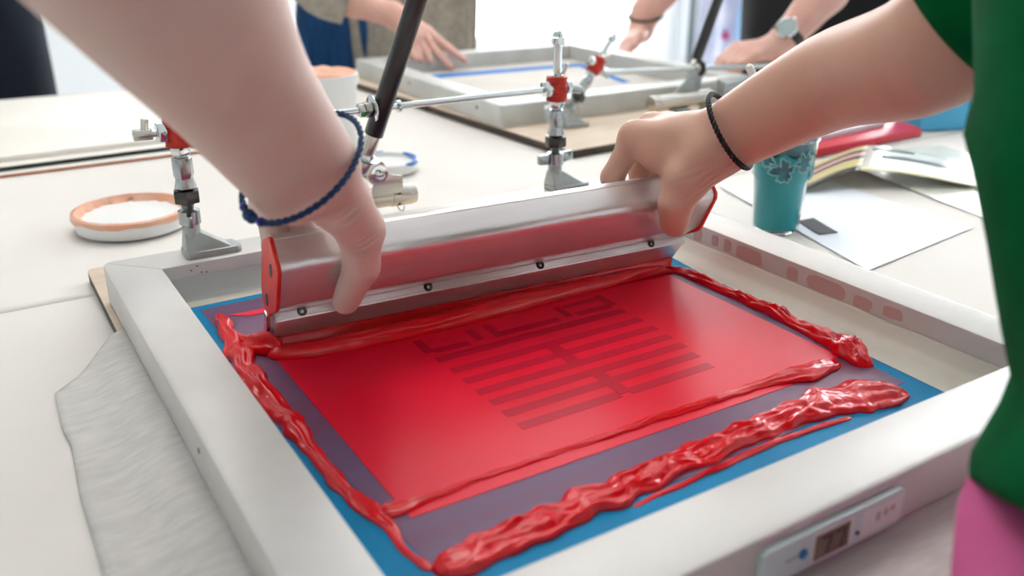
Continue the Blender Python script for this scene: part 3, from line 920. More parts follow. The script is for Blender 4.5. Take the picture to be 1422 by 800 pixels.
MB().tube([tl + dt * 0.088 + Vector((0, -0.007, -0.008)), tl + dt * 0.090 + Vector((0, -0.008, -0.013)), tl + dt * 0.094 + Vector((0, -0.008, -0.015)), tl + dt * 0.096 + Vector((0, -0.007, -0.010))], 0.0008, 8).build('cotter_pin', 'nickel', hk, off=OB)
MB().box((0.1650, 0.0740, 0.0195), (0.024, 0.026, 0.0425)).build('mount_block', 'cast_zinc', hk, 0.0015, off=OB)

# ================================================================== BOARDS AND CLOTH UNDER THE FRAME
def flat_board(name, poly, z0, z1, label, cat, face='board_face', edge_m='board_edge', group=None):
    cx = sum(p[0] for p in poly) / len(poly); cy = sum(p[1] for p in poly) / len(poly)
    t = thing(name, (cx, cy, z0), label, cat, group)
    MB().prism(poly, z0, z1 - 0.0008).build('core', edge_m, t, 0.0006, off=t.location)
    MB().prism(poly, z1 - 0.0008, z1).build('face', face, t, 0.0003, off=t.location)
    return t


def rounded_poly(pts, r, n=4):
    out = []
    m = len(pts)
    for i in range(m):
        p = Vector((*pts[i], 0)); a = Vector((*pts[i - 1], 0)); b = Vector((*pts[(i + 1) % m], 0))
        da = (a - p).normalized(); db = (b - p).normalized()
        for k in range(n + 1):
            t = k / n
            q = (p + da * r) * (1 - t) ** 2 + p * 2 * t * (1 - t) + (p + db * r) * t * t
            out.append((q.x, q.y))
    return out


flat_board('platen_board', rounded_poly([(-0.047, -0.50), (0.52, -0.50), (0.52, 0.126), (-0.044, 0.126)], 0.008), Z_T + 0.0002, -0.0016,
           'pale board with dark edges beneath the front printing frame', 'board')

# grey jersey garment spread over the board and the table
def jersey(name, outline_fn, nx, ny, label):
    vs = []; fs = []
    for j in range(ny + 1):
        v = j / ny
        x0, x1, y = outline_fn(v)
        for i in range(nx + 1):
            u = i / nx
            x = x0 + (x1 - x0) * u
            base = Z_T + 0.0016
            lift = 0.0
            # drapes up onto the board (edge at x=-0.046)
            k = min(1, max(0, (x + 0.082) / 0.037))
            k = k * k * (3 - 2 * k)
            up_z = (-0.0011 - base) * k
            wv = 0.0022 * noise.noise((x * 22, y * 9, 2.0)) + 0.0010 * noise.noise((x * 60, y * 30, 5.0))
            wv = wv * (1 - k) if x > -0.07 else wv
            edge = min(1, u * 8)
            vs.append((x, y, base + up_z + max(-0.0008, wv) * edge * (1 - 0.95 * k)))
    for j in range(ny):
        for i in range(nx):
            a = j * (nx + 1) + i
            fs.append((a, a + 1, a + nx + 2, a + nx + 1))
    o = MB().add(vs, fs).build(name, 'heather_jersey', None, angle=180)
    md = o.modifiers.new('thickness', 'SOLIDIFY'); md.thickness = 0.0008; md.offset = -1
    return tag(o, label, 'clothing')


def jersey_outline(v):
    y = -0.030 - v * 0.515
    pts = [(-0.030, -0.044), (-0.045, -0.058), (-0.075, -0.080), (-0.094, -0.0980), (-0.150, -0.1000), (-0.17, -0.0975), (-0.23, -0.1010), (-0.31, -0.1015), (-0.60, -0.100)]
    for (ya, xa), (yb, xb) in zip(pts[:-1], pts[1:]):
        if yb <= y <= ya:
            x0 = xa + (xb - xa) * (ya - y) / (ya - yb); break
    else:
        x0 = pts[-1][1]
    return x0, 0.44, y


jersey('jersey_shirt', jersey_outline, 90, 80, 'light grey heather jersey shirt spread under the printing frame')

# ================================================================== SECOND STATION AT THE BACK
flat_board('platen_board', rounded_poly([(0.590, 0.259), (1.19, 0.295), (1.16, 1.06), (0.545, 1.03)], 0.006), Z_T + 0.0002, 0.0002,
           'pale board with thick dark edge beneath the back printing frame', 'board')
f2 = thing('screen_frame', (0.845, 0.71, 0.0006), 'weathered aluminium printing frame with blue tape lines that a pointing hand touches', 'frame')
O2 = f2.location
frame_bars(f2, 0.620, 0.468, 1.070, 0.945, 0.040, 0.040, 0.0006, 0.0340, 'frame_aluminium_old', rc=0.006, off=O2)
m2 = MB().box((0.845, 0.7065, 0.0022), (0.4496, 0.4766, 0.0012)).build('mesh', 'mesh_pale', f2, off=O2)
for poly in ([(0.64, 0.872), (1.05, 0.846), (1.05, 0.880), (0.64, 0.912)], [(0.980, 0.640), (1.000, 0.640), (1.048, 0.846), (1.026, 0.846)]):
    MB().prism(poly, 0.0029, 0.0033).build('tape_strip', 'painters_tape', m2, off=O2)
for (y, z) in ((0.50, 0.02), (0.60, 0.016), (0.74, 0.022)):
    MB().cyl((0.5806, y, z), (0.5796, y, z), 0.0030, n=10).build('dark_mark', 'dark_speck', f2, off=O2)

# its hinge hardware (tilted open)
c2 = make_clamp((0.668, 0.385, 0.0012), 'tilted hinge clamp with red sleeve against the back printing frame', 20)
tilt = Matrix.Rotation(math.radians(36), 4, 'Y')
_tl = c2.location.copy()
keep = ('foot',)
for ch in [x for x in bpy.data.objects if x.parent == c2]:
    if ch.name.split('.')[0] not in keep:
        ch.data = ch.data.copy()
        ch.data.transform(Matrix.Translation((0, 0, 0.012)) @ tilt @ Matrix.Translation((0, 0, -0.012)))
    for g2 in [x for x in bpy.data.objects if x.parent == ch]:
        if ch.name.split('.')[0] not in keep:
            g2.data = g2.data.copy()
            g2.data.transform(Matrix.Translation((0, 0, 0.012)) @ tilt @ Matrix.Translation((0, 0, -0.012)))
fan = MB().hull_loft([[(-0.040, -0.004, 0.010), (-0.010, -0.012, 0.018), (-0.004, 0.000, 0.034), (-0.034, 0.006, 0.030)], [(-0.036, 0.004, 0.012), (-0.008, -0.002, 0.020), (-0.002, 0.010, 0.036), (-0.030, 0.014, 0.032)]])
fan.build('fan_plate', 'cast_zinc', c2, 0.001)
ra = Vector((0.742, 0.384, 0.0763)); rb = Vector((1.150, 0.394, 0.0560))
d2 = (rb - ra).normalized()
r2 = thing('cross_rod', tuple(ra), 'pale steel rod running from the tilted clamp past the second gas strut', 'rod')
MB().cyl(ra, rb, 0.0042, n=14).build('shaft', 'chrome', r2, off=ra)
for a, b, r, m in ((0.186, 0.192, 0.0095, 'nickel'), (0.193, 0.199, 0.013, 'black_rubber'), (0.200, 0.205, 0.009, 'chrome')):
    MB().cyl(ra + d2 * a, ra + d2 * b, r, n=20).build('washer', m, r2, 0.0006, off=ra)
MB().cyl(ra + d2 * 0.385, ra + d2 * 0.405, 0.012, n=20).build('red_collar', 'red_knob', r2, 0.001, off=ra)
u0 = Vector((0.9350, 0.4050, 0.0560)); u1 = Vector((1.0300, 0.4290, 0.2300))
g2o = thing('gas_strut', tuple(u0), 'black gas strut rising in front of the window behind the back frame', 'strut')
du = (u1 - u0).normalized()
MB().cyl(u0 + du * 0.024, u1 + du * 0.14, 0.0092, n=20).build('strut_tube', 'black_strut', g2o, 0.0008, off=u0)
MB().cyl(u1 + du * 0.14, u1 + du * 0.30, 0.0040, n=16).build('piston_rod', 'chrome', g2o, off=u0)
MB().cyl(u0 - du * 0.012, u0 + du * 0.025, 0.0062, n=20).build('end_fitting', 'nickel', g2o, 0.0005, off=u0)
h2 = thing('hinge_bracket', (0.90, 0.365, 0.0006), 'silver hinge bracket with pivot tube beside the tilted clamp', 'bracket')
OH = h2.location
MB().cyl((0.8205, 0.3663, 0.0230), (0.9450, 0.3640, 0.0250), 0.0115, n=24).build('pivot_tube', 'nickel', h2, 0.0006, off=OH)
MB().cyl((0.8185, 0.3663, 0.0230), (0.8340, 0.3660, 0.0232), 0.0130, n=24).build('collar', 'nickel', h2, 0.0006, off=OH)
MB().hull_loft([[(0.870, 0.384, 0.022), (0.935, 0.384, 0.024), (0.945, 0.384, 0.064), (0.925, 0.384, 0.066)], [(0.870, 0.387, 0.022), (0.935, 0.387, 0.024), (0.945, 0.387, 0.064), (0.925, 0.387, 0.066)]]).build('plate', 'cast_zinc', h2, 0.0006, off=OH)
MB().hull_loft([[(0.960, 0.350, 0.012), (1.060, 0.345, 0.010), (1.075, 0.350, 0.046), (0.965, 0.352, 0.046)], [(0.960, 0.370, 0.012), (1.060, 0.366, 0.010), (1.075, 0.372, 0.050), (0.965, 0.374, 0.050)]]).build('counter_plate', 'cast_zinc', h2, 0.001, off=OH)
MB().box((0.975, 0.362, 0.0090), (0.09, 0.024, 0.0168)).build('mount_block', 'cast_zinc', h2, 0.0015, off=OH)
MB().box((0.880, 0.366, 0.0066), (0.03, 0.022, 0.0120)).build('mount_block', 'cast_zinc', h2, 0.0015, off=OH)

# ================================================================== THINGS ON THE TABLE
# stacked white boards at the back left
flat_board('flat_panel', rounded_poly([(-0.30, 0.552), (0.205, 0.556), (0.17, 0.93), (-0.30, 0.92)], 0.004), Z_T + 0.0002, Z_T + 0.0040,
           'thin orange edged panel under the white panel at the table back', 'board', 'white_board', 'orange_board')
flat_board('flat_panel', rounded_poly([(-0.36, 0.560), (0.235, 0.578), (0.17, 1.020), (-0.36, 1.035)], 0.004), Z_T + 0.0042, Z_T + 0.0105,
           'large white panel with a black front edge lying at the table back', 'board', 'white_board', 'black_edge')
flat_board('flat_panel', rounded_poly([(-0.36, 0.585), (0.215, 0.600), (0.165, 1.010), (-0.36, 1.025)], 0.004), Z_T + 0.0107, Z_T + 0.0175,
           'white slab topmost on the black edged panel', 'board', 'white_board', 'white_board')

# lid with orange ink
ld = thing('bucket_lid', (0.022, 0.268, Z_T), 'white round lid smeared with orange ink beside the hinge clamp', 'lid')
OL = ld.location
MB().lathe([(0.052, 0.0006), (0.056, 0.0020), (0.0575, 0.0110), (0.0590, 0.0165), (0.0575, 0.0185), (0.0545, 0.0175), (0.0530, 0.0130), (0.0001, 0.0130)], (0.022, 0.268, Z_T), 64).build('lid_body', 'white_plastic', ld, off=OL)
mb = MB()
rings = []
N = 120
for i in range(N):
    a = 2 * math.pi * i / N
    k = noise.noise((math.cos(a) * 3, math.sin(a) * 3, 2)); k2 = noise.noise((math.cos(a) * 9, math.sin(a) * 9, 7))
    ro = 0.0592; ri = 0.0495 - 0.0075 * k - 0.006 * k2
    hh = 0.0010 + 0.0012 * abs(k2)
    def pt(r, z):
        return (0.022 + r * math.cos(a), 0.268 + r * math.sin(a), Z_T + z)
    rings.append([pt(ro + 0.0004, 0.0145 + 0.003 * k), pt(ro, 0.0185 + hh), pt(0.0555, 0.0195 + hh), pt(0.0525, 0.0150 + hh), pt(ri, 0.0134), pt(ri, 0.0128), pt(0.0540, 0.0128)])
mb.hull_loft(rings, closed=True).build('ink_smear', 'orange_ink', ld, off=OL)

# lid with blue ink rim, behind the bracket
ld2 = thing('bucket_lid', (0.348, 0.335, Z_T), 'white round lid with a blue ink smear behind the silver bracket', 'lid')
OL2 = ld2.location
MB().lathe([(0.036, 0.0006), (0.039, 0.002), (0.040, 0.010), (0.0415, 0.0150), (0.040, 0.0162), (0.038, 0.015), (0.037, 0.010), (0.0001, 0.010)], (0.348, 0.335, Z_T), 56).build('lid_body', 'white_plastic', ld2, off=OL2)
rings = []
for i in range(30):
    a = math.radians(-75 + 105 * i / 29)
    e = math.sin(math.pi * i / 29) ** 0.5 + 0.03
    def pt(r, z):
        return (0.348 + r * math.cos(a), 0.335 + r * math.sin(a), Z_T + z)
    rings.append([pt(0.0412 + 0.0006 * e, 0.0150 - 0.004 * e), pt(0.0412 + 0.001 * e, 0.0162), pt(0.0395, 0.0164 + 0.0008 * e), pt(0.0375 - 0.001 * e, 0.0155 - 0.003 * e)])
MB().hull_loft(rings).build('ink_smear', 'blue_ink', ld2, off=OL2)
rings = []
for i in range(24):
    a = math.radians(70 + 90 * i / 23)
    def pt(r, z):
        return (0.348 + r * math.cos(a), 0.335 + r * math.sin(a), Z_T + z)
    rings.append([pt(0.0412, 0.0158), pt(0.0405, 0.0166), pt(0.0392, 0.0166), pt(0.0385, 0.0158)])
MB().hull_loft(rings).build('ink_smear', 'blue_ink', ld2, off=OL2)

# bucket with orange ink
bk = thing('ink_bucket', (0.340, 0.522, Z_T), 'white plastic bucket filled with orange ink beyond the steel rod', 'bucket')
OK_ = bk.location
MB().lathe([(0.040, 0.0006), (0.042, 0.003), (0.0475, 0.085), (0.0500, 0.086), (0.0505, 0.094), (0.0500, 0.101), (0.0475, 0.101), (0.0465, 0.088), (0.0001, 0.088)], (0.340, 0.522, Z_T), 56).build('bucket_body', 'white_plastic', bk, off=OK_)
mb = MB()
rings = []
for r in np.linspace(0.0503, 0.001, 12):
    ring = []
    for i in range(48):
        a = 2 * math.pi * i / 48
        x, y = r * math.cos(a), r * math.sin(a)
        ring.append((0.340 + x, 0.522 + y, Z_T + 0.1035 + 0.0035 * noise.noise((x * 60, y * 60, 3)) - (0.010 if r > 0.05 else 0) * (0.6 + 0.4 * noise.noise((math.cos(a) * 4, math.sin(a) * 4, 9)))))
    rings.append(ring)
mb.hull_loft(rings).build('ink', 'orange_ink', bk, off=OK_)

# clear cup with teal ink
CX, CY = 0.607, -0.095
cu = thing('ink_cup', (CX, CY, Z_T), 'clear plastic cup of teal ink standing behind the right bar', 'cup')
OC = cu.location
MB().lathe([(0.0225, 0.0004), (0.0240, 0.0020), (0.0278, 0.0560), (0.0305, 0.0600), (0.0335, 0.0985), (0.0352, 0.0995), (0.0352, 0.1008), (0.0330, 0.1008), (0.0296, 0.0605), (0.0270, 0.0565), (0.0232, 0.0028), (0.0001, 0.0028)], (CX, CY, Z_T), 48).build('cup_wall', 'clear_plastic', cu, off=OC)
mb = MB()
rings = []
for r, z in [(0.0222, 0.003), (0.0232, 0.006), (0.0268, 0.0560), (0.0294, 0.0605), (0.0302, 0.0690)]:
    rings.append([(CX + r * math.cos(2 * math.pi * i / 48), CY + r * math.sin(2 * math.pi * i / 48), Z_T + z) for i in range(48)])
ring = []
for i in range(48):
    a = 2 * math.pi * i / 48
    zz = 0.0830 + 0.010 * noise.noise((math.cos(a) * 2.2, math.sin(a) * 2.2, 1)) + 0.004 * noise.noise((math.cos(a) * 6, math.sin(a) * 6, 4))
    ring.append((CX + 0.0313 * math.cos(a), CY + 0.0313 * math.sin(a), Z_T + zz))
rings.append(ring)
for r in (0.029, 0.020, 0.010, 0.001):
    rings.append([(CX + r * math.cos(2 * math.pi * i / 48), CY + r * math.sin(2 * math.pi * i / 48), Z_T + 0.078 + 0.004 * noise.noise((r * 200 * math.cos(i), i * 0.4, 0))) for i in range(48)])
mb.hull_loft(rings).build('ink_fill', 'teal_ink', cu, off=OC)
mb = MB()
rings = []
for i in range(64):
    a = 2 * math.pi * i / 64
    z0 = 0.0860 + 0.009 * noise.noise((math.cos(a) * 2.2, math.sin(a) * 2.2, 1)); z1 = 0.0985 + 0.002 * noise.noise((math.cos(a) * 5, math.sin(a) * 5, 8))
    rings.append([(CX + r * math.cos(a), CY + r * math.sin(a), Z_T + z) for r, z in ((0.0318, z0), (0.0326, z1), (0.0300, z1 + 0.002 * noise.noise((i * 0.7, 0, 0))), (0.0292, z0))])
mb.hull_loft(rings, closed=True).build('ink_crust', 'dark_teal_ink', cu, off=OC)
rings = []
for r in (0.0290, 0.022, 0.014, 0.006, 0.0006):
    rings.append([(CX + r * math.cos(2 * math.pi * i / 40), CY + r * math.sin(2 * math.pi * i / 40), Z_T + 0.0900 + 0.006 * noise.noise((r * 90 * math.cos(2 * math.pi * i / 40), r * 90 * math.sin(2 * math.pi * i / 40), 2))) for i in range(40)])
mb = MB(); mb.hull_loft(rings); mb.build('ink_surface', 'dark_teal_ink', cu, off=OC)
# dark blotches with pale dried outlines on the wall of the cup
for (a0, z0, sc) in ((-135, 0.070, 1.5), (-96, 0.080, 1.3), (-165, 0.080, 0.9), (-66, 0.066, 0.8)):
    pts = []; inner = []
    for k in range(40):
        t = 2 * math.pi * k / 40
        rr = 1 + 0.9 * noise.noise((math.cos(t) * 2.4 + a0, math.sin(t) * 2.4, 0)) + 0.4 * noise.noise((math.cos(t) * 6 + a0, math.sin(t) * 6, 3))
        for arr, q, e in ((pts, 1.0, 0.0008), (inner, 0.86, 0.0006)):
            a = math.radians(a0 + 12 * sc * rr * q * math.cos(t)); z = z0 + 0.0075 * sc * rr * q * math.sin(t)
            R0 = 0.0300 + (z - 0.060) * 0.085 + e
            arr.append((CX + R0 * math.cos(a), CY + R0 * math.sin(a), Z_T + z))
    MB().tube(pts, 0.0007, 6, closed=True).build('dried_line', 'teal_glaze', cu, off=OC)
    a = math.radians(a0); R0 = 0.0300 + (z0 - 0.060) * 0.085 + 0.0007
    mb = MB(); mb.add(inner + [(CX + R0 * math.cos(a), CY + R0 * math.sin(a), Z_T + z0)], [(k, (k + 1) % 40, 40) for k in range(40)])
    mb.build('dark_blotch', 'dark_teal_ink', cu, off=OC)
# white spatula standing in the cup
sp0 = Vector((0.6000, -0.0960, 0.0790)); sp1 = Vector((0.5270, -0.1100, 0.1680))
sp = thing('spatula', tuple(sp0), 'white plastic spatula handle standing in the teal ink cup', 'spatula')
MB().tube([sp0, sp0.lerp(sp1, 0.5), sp0.lerp(sp1, 0.97), sp1], [0.0034, 0.0036, 0.0040, 0.0022], 12).build('handle', 'white_plastic', sp, off=sp0)
MB().box(sp0 + Vector((0.004, 0.001, -0.008)), (0.006, 0.016, 0.018)).build('blade', 'white_plastic', sp, 0.001, off=sp0)

# loose paper sheet and black card
def sheet(name, poly, z, th, material, label, cat):
    o = MB().prism(poly, z, z + th).build(name, material, None, smooth=False)
    return tag(o, label, cat)


sheet('paper_sheet', [(0.585, -0.232), (0.789, -0.207), (0.806, 0.020), (0.668, 0.052)], Z_T + 0.0008, 0.0003, 'white_sheet', 'bluish white paper sheet lying beside the teal ink cup', 'paper')
sheet('black_card', [(0.6416, -0.0943), (0.6653, -0.0967), (0.6487, -0.1437), (0.6262, -0.1382)], Z_T + 0.0016, 0.0006, 'black_card', 'small black card lying on the paper sheet', 'card')
sheet('paper_sheet', [(0.83, -0.20), (1.06, -0.17), (1.10, 0.045), (0.90, 0.085)], Z_T + 0.0008, 0.0005, 'film_white', 'glossy white sheet under the striped film strips', 'paper')

# folded film sheet with stripes: rises from its left edge, folds over and runs down to the right
ff = thing('film_sheet', (0.80, 0.0, Z_T), 'folded film sheet with yellow and black stripes beside the paper sheet', 'film')
bands = ['film_yellow', 'film_dark', 'pink_stain', 'film_dark', 'film_yellow', 'film_yellow', 'film_dark']
P00 = Vector((0.722, -0.022)); P01 = Vector((0.846, 0.062))      # left edge of the stripes, near to far
NB = len(bands)
for k, m in enumerate(reversed(bands)):
    vs = []
    for i in range(11):
        u = i / 10
        z = Z_T + 0.0030 + 0.020 * math.sin(math.pi * 0.5 * u) ** 1.2
        for w in (k / NB, (k + 0.97) / NB):
            p = P00.lerp(P01, w) + Vector((0.088, -0.018)) * u
            vs.append((p.x, p.y, z + 0.0015 * math.sin(w * 5)))
    o = MB().add(vs, [(2 * i, 2 * i + 2, 2 * i + 3, 2 * i + 1) for i in range(10)]).build('stripe', m, ff, angle=180, off=ff.location)
    md = o.modifiers.new('thickness', 'SOLIDIFY'); md.thickness = 0.0004
vs = []
for i in range(15):
    u = i / 14
    z = Z_T + 0.0030 + 0.020 * math.cos(math.pi * 0.5 * u) ** 1.1
    for j in range(9):
        w = j / 8
        p = P00.lerp(P01, w) + Vector((0.088, -0.018)) + Vector((0.125 - 0.02 * w, -0.085)) * u
        vs.append((p.x, p.y, z + 0.0015 * math.sin(w * 5)))
o = MB().add(vs, [(9 * i + j, 9 * i + 9 + j, 9 * i + 10 + j, 9 * i + j + 1) for i in range(14) for j in range(8)]).build('clear_flap', 'film_white', ff, angle=180, off=ff.location)
md = o.modifiers.new('thickness', 'SOLIDIFY'); md.thickness = 0.0004
for w0, w1, u0, u1, m in ((0.0, 0.07, 0.0, 1.0, 'film_yellow'), (0.45, 0.58, 0.15, 0.75, 'film_dark'), (0.80, 0.90, 0.05, 0.45, 'film_dark')):
    vs = []
    for i in range(11):
        u = u0 + (u1 - u0) * i / 10
        z = Z_T + 0.0034 + 0.020 * math.cos(math.pi * 0.5 * u) ** 1.1
        for w in (w0, w1):
            p = P00.lerp(P01, w) + Vector((0.088, -0.018)) + Vector((0.125 - 0.02 * w, -0.085)) * u
            vs.append((p.x, p.y, z + 0.0015 * math.sin(w * 5)))
    o = MB().add(vs, [(2 * i, 2 * i + 2, 2 * i + 3, 2 * i + 1) for i in range(10)]).build('stripe', m, ff, angle=180, off=ff.location)
    md = o.modifiers.new('thickness', 'SOLIDIFY'); md.thickness = 0.0003

# red folder and white pad
t = thing('red_folder', (1.03, 0.2, Z_T), 'bright red folder lying under a white pad', 'folder')
MB().prism([(0.885, 0.090), (1.130, 0.098), (1.190, 0.245), (0.935, 0.245)], Z_T + 0.0008, Z_T + 0.0125).build('cover', 'red_folder', t, 0.0015, off=t.location)
MB().prism([(0.888, 0.092), (1.128, 0.100), (1.128, 0.101), (0.888, 0.093)], Z_T + 0.0127, Z_T + 0.0129).build('crease', 'red_knob', t, off=t.location)
t = thing('paper_pad', (1.00, 0.2, Z_T + 0.0130), 'white paper pad on top of the red folder', 'paper')
MB().prism([(0.892, 0.118), (1.095, 0.138), (1.145, 0.240), (0.945, 0.240)], Z_T + 0.0130, Z_T + 0.0200).build('sheets', 'white_sheet', t, 0.0006, off=t.location)
MB().prism([(0.892, 0.118), (1.095, 0.138), (1.145, 0.240), (0.945, 0.240)], Z_T + 0.0201, Z_T + 0.0206).build('top_sheet', 'white_sheet', t, off=t.location)
# light blue box beyond
t = thing('storage_box', (1.20, 0.135, Z_T), 'sky blue plastic box standing beyond the red folder', 'box')
MB().prism([(1.155, 0.118), (1.235, 0.085), (1.262, 0.150), (1.182, 0.183)], Z_T + 0.0008, 0.078).build('box_body', 'sky_blue_plastic', t, 0.003, off=t.location)
MB().prism([(1.152, 0.117), (1.236, 0.082), (1.265, 0.151), (1.181, 0.186)], 0.078, 0.088).build('box_rim', 'sky_blue_plastic', t, 0.002, off=t.location)

# ================================================================== PEOPLE
def vec(p): return np.array(p, float)


def smooth_chain(points, *arrs, per=4):
    pts = [np.array(p) for p in catmull(points, per)]
    m = len(points) - 1
    outs = []
    for arr in arrs:
        outs.append([float(np.interp(i / per, range(m + 1), arr)) for i in range(m * per + 1)])
    return (pts, *outs)


def limb(points, radii, lateral=None, offs=None):
    """chain of tapered cones; with lateral offsets the section becomes oval"""
    out = []
    for i in range(len(points) - 1):
        a, b = vec(points[i]), vec(points[i + 1])
        if lateral is None:
            out.append((a, b, radii[i], radii[i + 1]))
        else:
            l = vec(lateral)
            for s in (-1, 1):
                out.append((a + s * l * offs[i], b + s * l * offs[i + 1], radii[i], radii[i + 1]))
    return out


# ---- printer: green top, both hands on the squeegee
pe = thing('person', (0.27, -0.74, FLOOR), 'person in green top and pink skirt pulling the squeegee with both hands', 'person')
OP = np.array(pe.location)

LLAT = (0.8189, -0.2636, 0.5098)
LA = [(-0.0950, -0.4560, 0.3560), (-0.0661, -0.3847, 0.3102), (-0.0339, -0.3372, 0.2656), (-0.0019, -0.2894, 0.2215), (0.0445, -0.2403, 0.1591)]
_p, _r, _o = smooth_chain(LA, [0.036, 0.035, 0.0310, 0.0270, 0.0205], [0.012, 0.012, 0.0110, 0.0090, 0.0115], per=5)
_c = limb(_p, _r, LLAT, _o)
trunk = [_c[0::2], _c[1::2]]
wrist = vec(LA[-1])
LTH = [(0.0695, -0.2250, 0.1362), (0.0881, -0.2083, 0.1106), (0.0912, -0.1990, 0.0811), (0.0843, -0.1834, 0.0519)]
LI = [(0.0720, -0.1546, 0.1215), (0.0777, -0.1222, 0.0776), (0.0814, -0.1129, 0.0490)]
LM = [(0.0550, -0.1449, 0.1196), (0.0613, -0.1129, 0.0756), (0.0685, -0.1006, 0.0445)]
LR = [(0.0561, -0.1239, 0.1119), (0.0638, -0.1005, 0.0702), (0.0652, -0.0900, 0.0450)]
LP = [(0.0580, -0.1094, 0.1046), (0.0683, -0.0895, 0.0690), (0.0715, -0.0800, 0.0500)]
trunk += [(wrist + vec(LLAT) * 0.006, vec(LI[0]), 0.020, 0.0115), (wrist - vec(LLAT) * 0.004, vec(LM[0]), 0.020, 0.0115),
          (wrist - vec(LLAT) * 0.010, vec(LR[0]), 0.019, 0.0125), (wrist - vec(LLAT) * 0.012, vec(LP[0]), 0.018, 0.0115),
          (wrist + vec(LLAT) * 0.010, vec(LTH[0]), 0.020, 0.0180), (vec(LTH[0]), vec(LTH[1]), 0.0180, 0.0160),
          (vec(LTH[0]), vec(LI[0]), 0.0110, 0.0095)]
gl = [(0.007, trunk),
      (0.004, limb(LTH[1:], [0.0150, 0.0120, 0.0096])),
      (0.004, limb(LI, [0.0092, 0.0088, 0.0080])), (0.004, limb(LM, [0.0094, 0.0090, 0.0082])),
      (0.004, limb(LR, [0.0108, 0.0094, 0.0080])), (0.004, limb(LP, [0.0098, 0.0086, 0.0074]))]
Lm = sdf_mesh(gl, 0.005, 0.0024)
Lm = refine(Lm, [((0.0850, -0.2150, 0.1100), 0.022), ((0.0480, -0.2620, 0.1480), 0.028)])
V = creases(Lm[0], (0.0860, -0.2200, 0.1080), (0.35, 0.25, -0.9), 0.0052, 0.016, 0.0011)
V = creases(V, (0.0700, -0.2500, 0.1300), (0.45, 0.25, -0.85), 0.0065, 0.013, 0.0012)
V = creases(V, (0.0400, -0.2640, 0.1420), (0.30, 0.35, -0.88), 0.0080, 0.014, 0.0014)
V = dimple(V, (0.0401, -0.2639, 0.1747), 0.0090, 0.0050)
V = dimple(V, (0.0517, -0.2710, 0.1615), 0.0080, 0.0052)
V = dimple(V, (0.0300, -0.2590, 0.1620), 0.0090, 0.0035)
Lm = (V, Lm[1])

RLAT = (0.1791, -0.5190, -0.8358)
RA = [(0.3650, -0.4650, 0.3000), (0.3576, -0.4120, 0.2310), (0.3873, -0.3166, 0.1936), (0.3875, -0.2283, 0.1393)]
_p, _r, _o = smooth_chain(RA, [0.034, 0.0300, 0.0265, 0.0190], [0.004, 0.0060, 0.0065, 0.0085], per=5)
_c = limb(_p, _r, RLAT, _o)
trunkR = [_c[0::2], _c[1::2]]
wr_ = vec(RA[-1])
RTH = [(0.3743, -0.2241, 0.1258), (0.3604, -0.2169, 0.1070), (0.3510, -0.2154, 0.0875), (0.3550, -0.2109, 0.0706)]
RI = [(0.3491, -0.1637, 0.1310), (0.3370, -0.1515, 0.0960), (0.3490, -0.1460, 0.0648), (0.3560, -0.1450, 0.0500)]
RM = [(0.3730, -0.1560, 0.1350), (0.3719, -0.1456, 0.0942), (0.3780, -0.1410, 0.0604)]
RR = [(0.3960, -0.1480, 0.1320), (0.3977, -0.1431, 0.0925), (0.4014, -0.1400, 0.0604)]
RP = [(0.4206, -0.1438, 0.1246), (0.4205, -0.1409, 0.0900), (0.4240, -0.1388, 0.0635)]
trunkR += [(wr_, vec(RI[0]), 0.0185, 0.0125), (wr_, vec(RM[0]), 0.0185, 0.0120), (wr_, vec(RR[0]), 0.018, 0.0120), (wr_, vec(RP[0]), 0.018, 0.011),
           (wr_, vec(RTH[0]), 0.0185, 0.0200), (vec(RTH[0]), vec(RTH[1]), 0.0200, 0.0168), (vec(RTH[1]), vec(RI[0]), 0.0120, 0.0108),
           (vec((0.3780, -0.2120, 0.1300)), vec((0.3550, -0.1830, 0.1200)), 0.0190, 0.0125), (vec((0.3800, -0.1950, 0.1330)), vec((0.3660, -0.1620, 0.1270)), 0.0165, 0.0125)]
gr_ = [(0.009, trunkR),
       (0.004, limb(RTH[1:], [0.0160, 0.0134, 0.0122])),
       (0.004, limb(RI, [0.0110, 0.0096, 0.0082, 0.0070])), (0.004, limb(RM, [0.0110, 0.0096, 0.0080])),
       (0.004, limb(RR, [0.0105, 0.0092, 0.0078])), (0.004, limb(RP, [0.0094, 0.0082, 0.0070]))]
Rm = sdf_mesh(gr_, 0.007, 0.0026)
Rm = refine(Rm, [((0.3650, -0.2330, 0.1080), 0.024), ((0.3850, -0.2500, 0.1230), 0.020), ((0.3500, -0.1640, 0.1400), 0.016)])
V = creases(Rm[0], (0.3640, -0.2330, 0.1060), (0.55, -0.1, -0.83), 0.0050, 0.017, 0.0013)
V = creases(V, (0.3830, -0.2470, 0.1220), (0.75, -0.2, -0.62), 0.0058, 0.014, 0.0013)
V = creases(V, (0.3430, -0.1680, 0.1180), (-0.3, 0.3, -0.9), 0.0060, 0.009, 0.0009)
Rm = (V, Rm[1])
